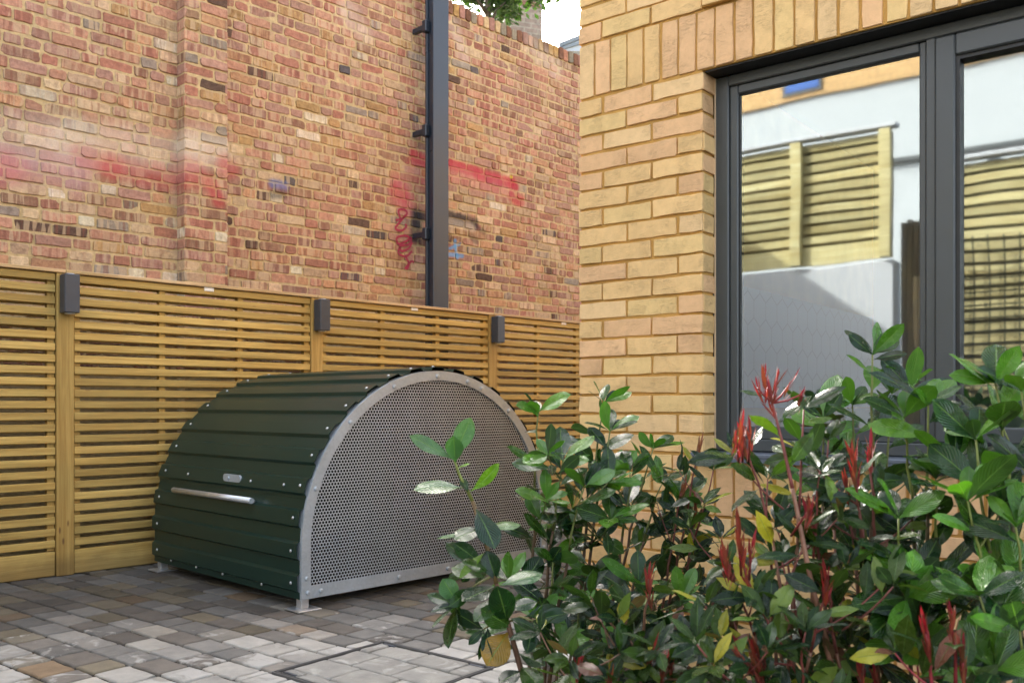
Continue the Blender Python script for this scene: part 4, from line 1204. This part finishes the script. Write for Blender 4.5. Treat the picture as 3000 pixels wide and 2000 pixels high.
# big photinia with the long bare stem
Dp = Plant('photinia_shrub', 'tall photinia with scarlet top shoot and long bare brown stem under the window', 'shrub', (0.78, 2.05, 0.01), 'photinia', 41)
YD = 1.88
bD = Vector((0.70, YD, 0.01))
bk_ = dict(bark=(0.27, 0.13, 0.08), green=(0.22, 0.05, 0.04))
Dp.grow(bD, D(1768, 905, YD + .08), 0.0078, size=1.0, spacing=0.03, start=0.66, red=True, shoots=0, via=[D(1915, 1568, YD), D(1862, 1330, YD), D(1830, 1170, YD + .02), D(1800, 1030, YD + .05)], **bk_)
for (tu, tv, ax, sz, nn) in ((1757, 862, -.05, 1.15, 10), (1785, 872, .22, 1.0, 8), (1740, 890, -.4, 0.8, 6), (1815, 880, .42, .8, 6), (1842, 905, .2, .8, 6)):
    e = D(tu, tv, YD + .07); b0 = D(1776, 925, YD + .08)
    Dp.twig([b0, b0.lerp(e, .5) + Vector((0, 0, -.004)), e], 0.0026, 0.0018, (0.30, 0.03, 0.035, 1)); Dp.red_tip(e, UP + Vector((ax, -.1, 0)), sz, nn)
for (tu, tv, by, sz) in ((1703, 985, 1060, 1.2), (1690, 1000, 1060, .8), (1722, 995, 1060, .8), (1698, 1240, 1320, 1.3), (1668, 1280, 1330, 1.1), (1725, 1262, 1330, .9), (1862, 1165, 1230, .9)):
    e = D(tu, tv, YD - .12); b0 = D(tu * .7 + 1712 * .3, by, YD - .05)
    Dp.twig([b0, b0.lerp(e, .5), e], 0.0028, 0.0018, (0.28, 0.03, 0.035, 1)); Dp.red_tip(e, UP + Vector((Dp.rg.uniform(-.2, .2), -.15, 0)), sz, 11)
for (u, v, dY, red) in ((1705, 1000, .1, 1), (1700, 1290, 0, 1), (1665, 1290, .05, 1), (1860, 1180, .1, 1), (1850, 940, .12, 0), (1880, 1080, .1, 0), (1760, 1100, .12, 0), (1900, 1330, -.1, 1), (1800, 1290, .1, 0), (1760, 1420, -.05, 0), (1740, 1520, -.1, 1), (1700, 1500, -.1, 1), (1850, 1450, -.1, 0), (1620, 1390, .05, 0), (1780, 1200, .2, 0), (1640, 1530, -.1, 0), (1600, 1480, -.1, 0)):
    Dp.grow(bD + Vector((Dp.rg.uniform(-.12, .05), Dp.rg.uniform(-.04, .1), 0)), D(u, v, YD + dY), 0.006, Dp.rg.uniform(0.1, .5), 1.0, 0.032, 0.52 if v < 1200 else 0.35, red=bool(red), shoots=1, **bk_)
Dp.finish(M['photinia'])
bush('photinia_shrub', 'photinia with red candle shoots growing between the two window panes', 'shrub', (0.98, 2.12, 0.01), 'photinia', 52,
     [(1958, 1050, 1.95, dict(red=True, size=1.25, start=.6)), (1998, 1030, 2.0, dict(red=True, size=1.0, start=.7)), (1945, 1110, 2.1, rt), (1900, 1010, 2.25), (1970, 1200, 2.1), (1930, 1310, 2.05), (2000, 1400, 2.0), (1950, 1480, 1.95), (2010, 1550, 1.8, rt), (1980, 1545, 1.78, rt), (1860, 1190, 1.95, dict(red=True, start=.75)), (1895, 1330, 1.85, dict(red=True, start=.7)), (1740, 1500, 1.8, dict(red=True, start=.6)), (1700, 1495, 1.82, dict(red=True, start=.6))], M['photinia'], 1.0, 0.032, 1, start=.45, bark=(0.22, 0.1, 0.06), green=(0.2, 0.06, 0.05))
bush('laurel_shrub', 'tall laurel with bright fresh leaves at its tip in front of the left window pane', 'shrub', (0.92, 2.35, 0.01), 'laurel', 61,
     [(2005, 815, 2.2, dict(start=.66, shoots=1, spacing=.026, size=1.12)), (2050, 905, 2.35, dict(start=.55)), (1890, 960, 2.4, dict(start=.6)), (1960, 930, 2.4, dict(start=.6)), (1990, 1180, 2.35)], M['laurel'], 1.05, 0.03, 1)
bush('laurel_shrub', 'laurel with upright yellow green twigs in front of the window mullion', 'shrub', (1.05, 2.05, 0.01), 'laurel', 72,
     [(2130, 930, 2.0, dict(start=.5)), (2075, 960, 2.05, dict(start=.55)), (2150, 1100, 1.95, dict(start=.5)), (2060, 1190, 1.95, dict(start=.5)), (2100, 1330, 1.9)], M['laurel'], 1.1, 0.036, 1, bark=(0.14, 0.11, 0.05), green=(0.2, 0.24, 0.05))
bush('laurel_shrub', 'large leaved laurel at the right edge of the picture before the right pane', 'shrub', (1.22, 1.9, 0.01), 'laurel', 83,
     [(2290, 880, 1.85, dict(start=.6)), (2345, 900, 1.85, dict(start=.6)), (2240, 1010, 1.85, dict(start=.6)), (2225, 1150, 1.8, dict(start=.6)), (2335, 1210, 1.75, dict(start=.55)), (2250, 1370, 1.7, dict(start=.4)), (2345, 1450, 1.65, dict(start=.4)), (2290, 1540, 1.65)], M['laurel'], 1.12, 0.036, 1, bark=(0.14, 0.11, 0.05), green=(0.2, 0.24, 0.05))
bush('photinia_shrub', 'small photinia with dark crimson shoots low at the right', 'shrub', (0.95, 1.85, 0.01), 'photinia', 92,
     [(2190, 1410, 1.62, rt), (2125, 1455, 1.62, rt), (2210, 1500, 1.6, rt), (2110, 1530, 1.8), (2180, 1550, 1.75)], M['photinia'], 1.0, 0.034, 1, start=.5, bark=(0.25, 0.03, 0.04), green=(0.3, 0.03, 0.04))
# weed on top of the wall
wd_root = thing('wall_weed', 'tiny weed sprouting from the top of the red brick wall', 'plant', WS.M @ Vector((bx, 0.06, ZW)))
wm = MB(); wm.tube([(0, 0, -0.005), (0.015, 0, 0.05), (0.07, -0.01, 0.12)], [0.004, 0.003, 0.002], 6, (0.12, 0.1, 0.05, 1)); wm.build('stem', M['stem'], wd_root)
wm = MB()
for k in range(7): leaf(wm, Vector((0.012 + 0.01 * k, 0, 0.04 + 0.012 * k)), Vector((rnd.uniform(-1, 1), rnd.uniform(-.6, .6), rnd.uniform(0, 1))), UP, 0.04, 0.016, (0.08, 0.12, 0.04, 1), 'photinia')
wm.build('foliage', M['photinia'], wd_root)

# ================================================================ BEYOND THE WALL
ch = thing('chimney_stack', 'weathered grey brick chimney stack rising behind the red wall', 'chimney', at(1522, 1185, 14.0) * 1 - Vector((0, 0, 1.0)), R(20))
S14 = 14.0 / F
def cz(v): return CAMZ + (HZ - v) * S14
m = MB()
lx = lambda u: (u - 1522) * S14
poly = [(lx(1440), 0), (lx(1576), 0), (lx(1576), cz(40)), (lx(1582), cz(35)), (lx(1582), cz(22)), (lx(1578), cz(15)), (lx(1578), cz(-160)), (lx(1530), cz(-160)), (lx(1530), cz(5)), (lx(1510), cz(18)), (lx(1495), cz(34)), (lx(1440), cz(58))]
m.prism(poly, -0.22, 0.25); m.build('stack', M['redtex'], ch)
m = MB()
for v in (8, 24, 30): m.box(lx(1515 if v > 10 else 1526), lx(1583), -0.25, 0.27, cz(v) - 0.012, cz(v) + 0.014)
m.build('corbel', m_simple('corbel_brick', (0.24, 0.13, 0.09), 0.9, 0, 30, 0.3), ch)

def tree(label, u, v, Y, rad, seed, n=2600):
    rg = random.Random(seed); c = at(u, v, Y)
    t = thing('garden_tree', label, 'tree', (c.x, c.y, 0))
    m = MB(); H = c.z
    m.tube([(0, 0, 0), (0.05, 0, H * 0.5), (0, 0, H * 0.85), (0.05, 0, H + rad * 0.5)], [0.13, 0.10, 0.045, 0.015], 9, (0.10, 0.075, 0.05, 1))
    for k in range(9):
        a = rg.uniform(0, 6.28); z = H * rg.uniform(0.75, 1.0); e = Vector((math.cos(a), math.sin(a), 0.5)) * rad * rg.uniform(.5, .9)
        m.tube([(0.02, 0, z), tuple(Vector((0, 0, z)) + e * 0.5 + Vector((0, 0, .1))), tuple(Vector((0, 0, z)) + e)], [0.03, 0.018, 0.006], 6, (0.06, 0.05, 0.035, 1))
    m.build('trunk', M['stem'], t)
    m = MB()
    cl = [Vector((rg.gauss(0, .62), rg.gauss(0, .5), rg.gauss(0, .5))) * rad for _ in range(60)]
    for i in range(n):
        q = rg.choice(cl) + Vector((rg.gauss(0, 1), rg.gauss(0, 1), rg.gauss(0, 1))) * rad * 0.13
        p = Vector((0, 0, H + rad * 0.2)) + q
        d = Vector((rg.uniform(-1, 1), rg.uniform(-1, 1), rg.uniform(-.8, .5)))
        g = rg.uniform(0.6, 1.4)
        b = len(m.v); s = d.cross(UP).normalized() * 0.035; d = d.normalized() * 0.10
        m.v += [tuple(p), tuple(p + d * .5 + s), tuple(p + d), tuple(p + d * .5 - s)]
        m.face([b, b + 1, b + 2, b + 3], (0.022 * g, 0.048 * g, 0.022 * g, 1), 0, [(0.5, 0), (1, .5), (.5, 1), (0, .5)])
    m.build('crown', M['treeleaf'], t)
tree('dark green tree crown showing over the top of the red wall beside the chimney', 1425, -95, 11.5, 0.62, 3, 7000)

gr = thing('glazed_roof', 'sliver of pale blue grey sloping roof between red wall and house corner', 'roof', at(1690, 1185, 12.0) - Vector((0, 0, 1)), 0)
S12 = 12.0 / F
gz2 = lambda v: CAMZ + (HZ - v) * S12
gx = lambda u: (u - 1690) * S12
m = MB(); m.prism([(gx(1640), gz2(150)), (gx(1760), gz2(150)), (gx(1760), gz2(85)), (gx(1640), gz2(133))], 0.0, 1.5); m.build('roof_sheet', M['slate'], gr)
m = MB()
for (v0, v1, w) in ((133, 85, 0.035), (146, 108, 0.02)):
    m.prism([(gx(1638), gz2(v0) - w), (gx(1762), gz2(v1) - w), (gx(1762), gz2(v1) + w * .6), (gx(1638), gz2(v0) + w * .6)], -0.03, -0.002)
m.build('roof_rail', m_simple('grey_rail', (0.16, 0.2, 0.24), 0.5), gr)
m = MB(); m.box(gx(1640), gx(1760), 0.1, 1.4, 0, gz2(151)); m.build('gable_wall', M['white'], gr)

# ================================================================ ACROSS THE YARD (seen mirrored in the panes)
def hq(x, y, z=0): return HS.M @ Vector((x, y, z))
DY = -4.3
CL = HS.I @ Vector((0, 0, CAMZ)); YG = 0.128
def mir(u, v, y):
    """point of the plane y (house frame) that the pane mirrors at picture point u,v"""
    d = HS.I.to_3x3() @ ray(u, v); t1 = (YG - CL.y) / d.y
    h = CL + d * t1; t2 = (YG - y) / d.y
    return h.x + d.x * t2, h.z + d.z * t2
zwt = mir(2300, 785, DY)[1]; zft = mir(2165, 452, DY)[1]; xr = mir(2612, 700, DY)[0]
gw = MB(); gw.box(-3.6, xr + 0.02, DY - 0.2, DY, 0, zwt - 0.02, bev=0.01)
tag(gw.build('garden_wall', M['white'], None, HS.o, HS.a), 'white rendered garden wall reflected in the left window pane', 'wall')
def rear_fence(label, x0, x1, z0, z1, posts_, seed):
    t = thing('timber_screen', label, 'fence', HS.o, HS.a)
    r2 = random.Random(seed)
    m = MB(); z = z1 - 0.03
    while z > z0 + 0.1:
        m.box(x0, x1, DY - 0.022, DY - 0.004, z - 0.062, z, (r2.random(), r2.random(), r2.random(), r2.random()), bev=0.003); z -= 0.088
    m.box(x0, x1, DY - 0.026, DY - 0.002, z0, z0 + 0.09, (r2.random(),) * 4)
    m.build('slat_panel', M['woodr'], t)
    m = MB(); m.box(x0 + .01, x1 - .01, DY - 0.09, DY - 0.07, z0 + .01, z1 - .01, (0.3, 0.3, 0.3, 0.0)); m.build('added_backing', M['darkwood'], t)  # sheet added behind the slats so the gaps come out dark
    for p in posts_:
        m = MB(); m.box(p - 0.045, p + 0.045, DY - 0.003, DY + 0.05, z0, z1, (r2.random(),) * 4, bev=0.004); m.build('post', M['woodr'], t)
    m = MB(); m.box(x0 - .05, x1 + .05, DY - 0.05, DY + 0.06, z1 + 0.001, z1 + 0.035, bev=.004); m.build('capping_rail', M['white'], t)
    return t
M['darkwood'] = m_wood('dark_stained_board', (0.075, 0.075, 0.055))
M['woodr'] = m_wood('pale_green_pine', (0.60, 0.59, 0.35))
xp = mir(2335, 700, DY)[0]
rear_fence('pale slatted screen on the white wall, reflected in the left window pane', -3.4, xr, zwt, zft, [xp - 1.0, xp, xr - 0.04], 2)
x2, z2 = mir(2818, 470, DY)
x2 = max(x2 - 0.12, xr + 0.3)
rear_fence('slatted screen behind black mesh, reflected in the right window pane', x2, x2 + 1.25, 0.6, z2, [x2 + 0.02, x2 + 1.2], 4)
ds = MB()
for i in range(7):
    xx = xr + 0.05 + i * (x2 - xr - 0.08) / 7
    ds.box(xx, xx + (x2 - xr - 0.08) / 7 - 0.006, DY - 0.12, DY - 0.09, 0, zwt + 0.28 + 0.02 * (i % 2), (rnd.random(), rnd.random(), rnd.random(), rnd.random()), bev=0.003)
tag(ds.build('board_fence', M['darkwood'], None, HS.o, HS.a), 'dark upright boards between the two slatted screens, reflected in the window', 'fence')
mg = MB()
zm = mir(2900, 690, DY + 0.1)[1]
for i in range(12): mg.tube([(x2 + 0.02 + 0.1 * i, DY + 0.1, 0.0), (x2 + 0.02 + 0.1 * i, DY + 0.1, zm)], 0.006, 6)
for i in range(int(zm / 0.1)): mg.tube([(x2, DY + 0.11, 0.05 + 0.1 * i), (x2 + 1.2, DY + 0.11, 0.05 + 0.1 * i)], 0.006, 6)
tag(mg.build('mesh_panel', M['mesh'], None, HS.o, HS.a), 'black square wire mesh panel reflected in the right window pane', 'mesh panel')
DB = -13.0
bl_ = thing('opposite_building', 'white rendered building with buff brick top storey, reflected in the window panes', 'building', HS.o, HS.a)
zbk = mir(2400, 285, DB)[1]
m = MB(); m.box(-16, 8, DB - 4, DB, 0, zbk); m.build('rendered_wall', M['render2'], bl_)
m = MB(); gx_, gz_ = mir(2900, 428, DB)
m.box(-16, 8, DB + 0.001, DB + 0.09, gz_ - 0.04, gz_ + 0.04); m.build('gutter', M['frame'], bl_)
m = MB(); m.box(mir(2895, 430, DB)[0], mir(2905, 430, DB)[0] + .05, DB + 0.001, DB + 0.08, 0, gz_ - 0.05); m.build('downpipe', M['frame'], bl_)
m = MB(); m.box(-16.01, 8.01, DB - 4, DB + 0.06, zbk + 0.002, max(zbk + 0.6, mir(3000, 125, DB)[1] + 0.15)); m.build('brick_storey', M['bricktex'], bl_)
wa = mir(2290, 292, DB + 0.06); wb = mir(2408, 222, DB + 0.06)
m = MB(); m.box(wa[0], wb[0], DB + 0.061, DB + 0.09, min(wa[1], wb[1]) , max(wa[1], wb[1]) + .1); w_o = m.build('window', M['frame'], bl_)
m = MB(); m.box(wa[0] + .06, wb[0] - .06, DB + 0.0905, DB + 0.1, min(wa[1], wb[1]) + .06, max(wa[1], wb[1]) + .04); m.build('pane', M['blind'], w_o)

# ================================================================ LIGHT, SKY, CAMERA
SUN_EL, SUN_AZ_VEC = 33.0, Vector((-0.30, 0.95, 0))
az = math.atan2(SUN_AZ_VEC.x, SUN_AZ_VEC.y)      # clockwise from +Y
w = bpy.data.worlds.new('World'); scene.world = w; w.use_nodes = True
nt = w.node_tree; nt.nodes.clear()
sky = nt.nodes.new('ShaderNodeTexSky'); sky.sky_type = 'NISHITA'; sky.sun_disc = False
sky.sun_elevation = R(SUN_EL); sky.sun_rotation = az; sky.air_density = 1.0; sky.dust_density = 4.0; sky.ozone_density = 0.6
hs_ = nt.nodes.new('ShaderNodeHueSaturation'); hs_.inputs['Saturation'].default_value = 0.50
bg = nt.nodes.new('ShaderNodeBackground'); bg.inputs['Strength'].default_value = 0.15
ow = nt.nodes.new('ShaderNodeOutputWorld')
nt.links.new(sky.outputs[0], hs_.inputs['Color']); nt.links.new(hs_.outputs[0], bg.inputs['Color']); nt.links.new(bg.outputs[0], ow.inputs['Surface'])
sd = bpy.data.lights.new('sun', 'SUN'); sd.energy = 2.2; sd.angle = R(0.5); sd.color = (1.0, 0.94, 0.85)
so = bpy.data.objects.new('sun', sd); COL.objects.link(so)
sv = Vector((math.sin(az) * math.cos(R(SUN_EL)), math.cos(az) * math.cos(R(SUN_EL)), math.sin(R(SUN_EL))))
so.rotation_euler = sv.to_track_quat('Z', 'Y').to_euler()

cd = bpy.data.cameras.new('camera'); cam = bpy.data.objects.new('camera', cd); COL.objects.link(cam)
cam.location = (0, 0, CAMZ); cam.rotation_euler = (R(90), 0, 0)
cd.sensor_width = 36.0; cd.lens = F / 3000 * 36.0; cd.shift_y = (HZ - 1000) / 3000.0
cd.clip_start = 0.05; cd.clip_end = 2000
cd.dof.use_dof = True; cd.dof.focus_distance = 3.3; cd.dof.aperture_fstop = 5.0
scene.camera = cam
scene.render.engine = 'CYCLES'
scene.view_settings.view_transform = 'Standard'; scene.view_settings.look = 'None'
scene.view_settings.exposure = 2.72; scene.view_settings.gamma = 1.0
scene.cycles.max_bounces = 8; scene.cycles.diffuse_bounces = 4; scene.cycles.transparent_max_bounces = 12
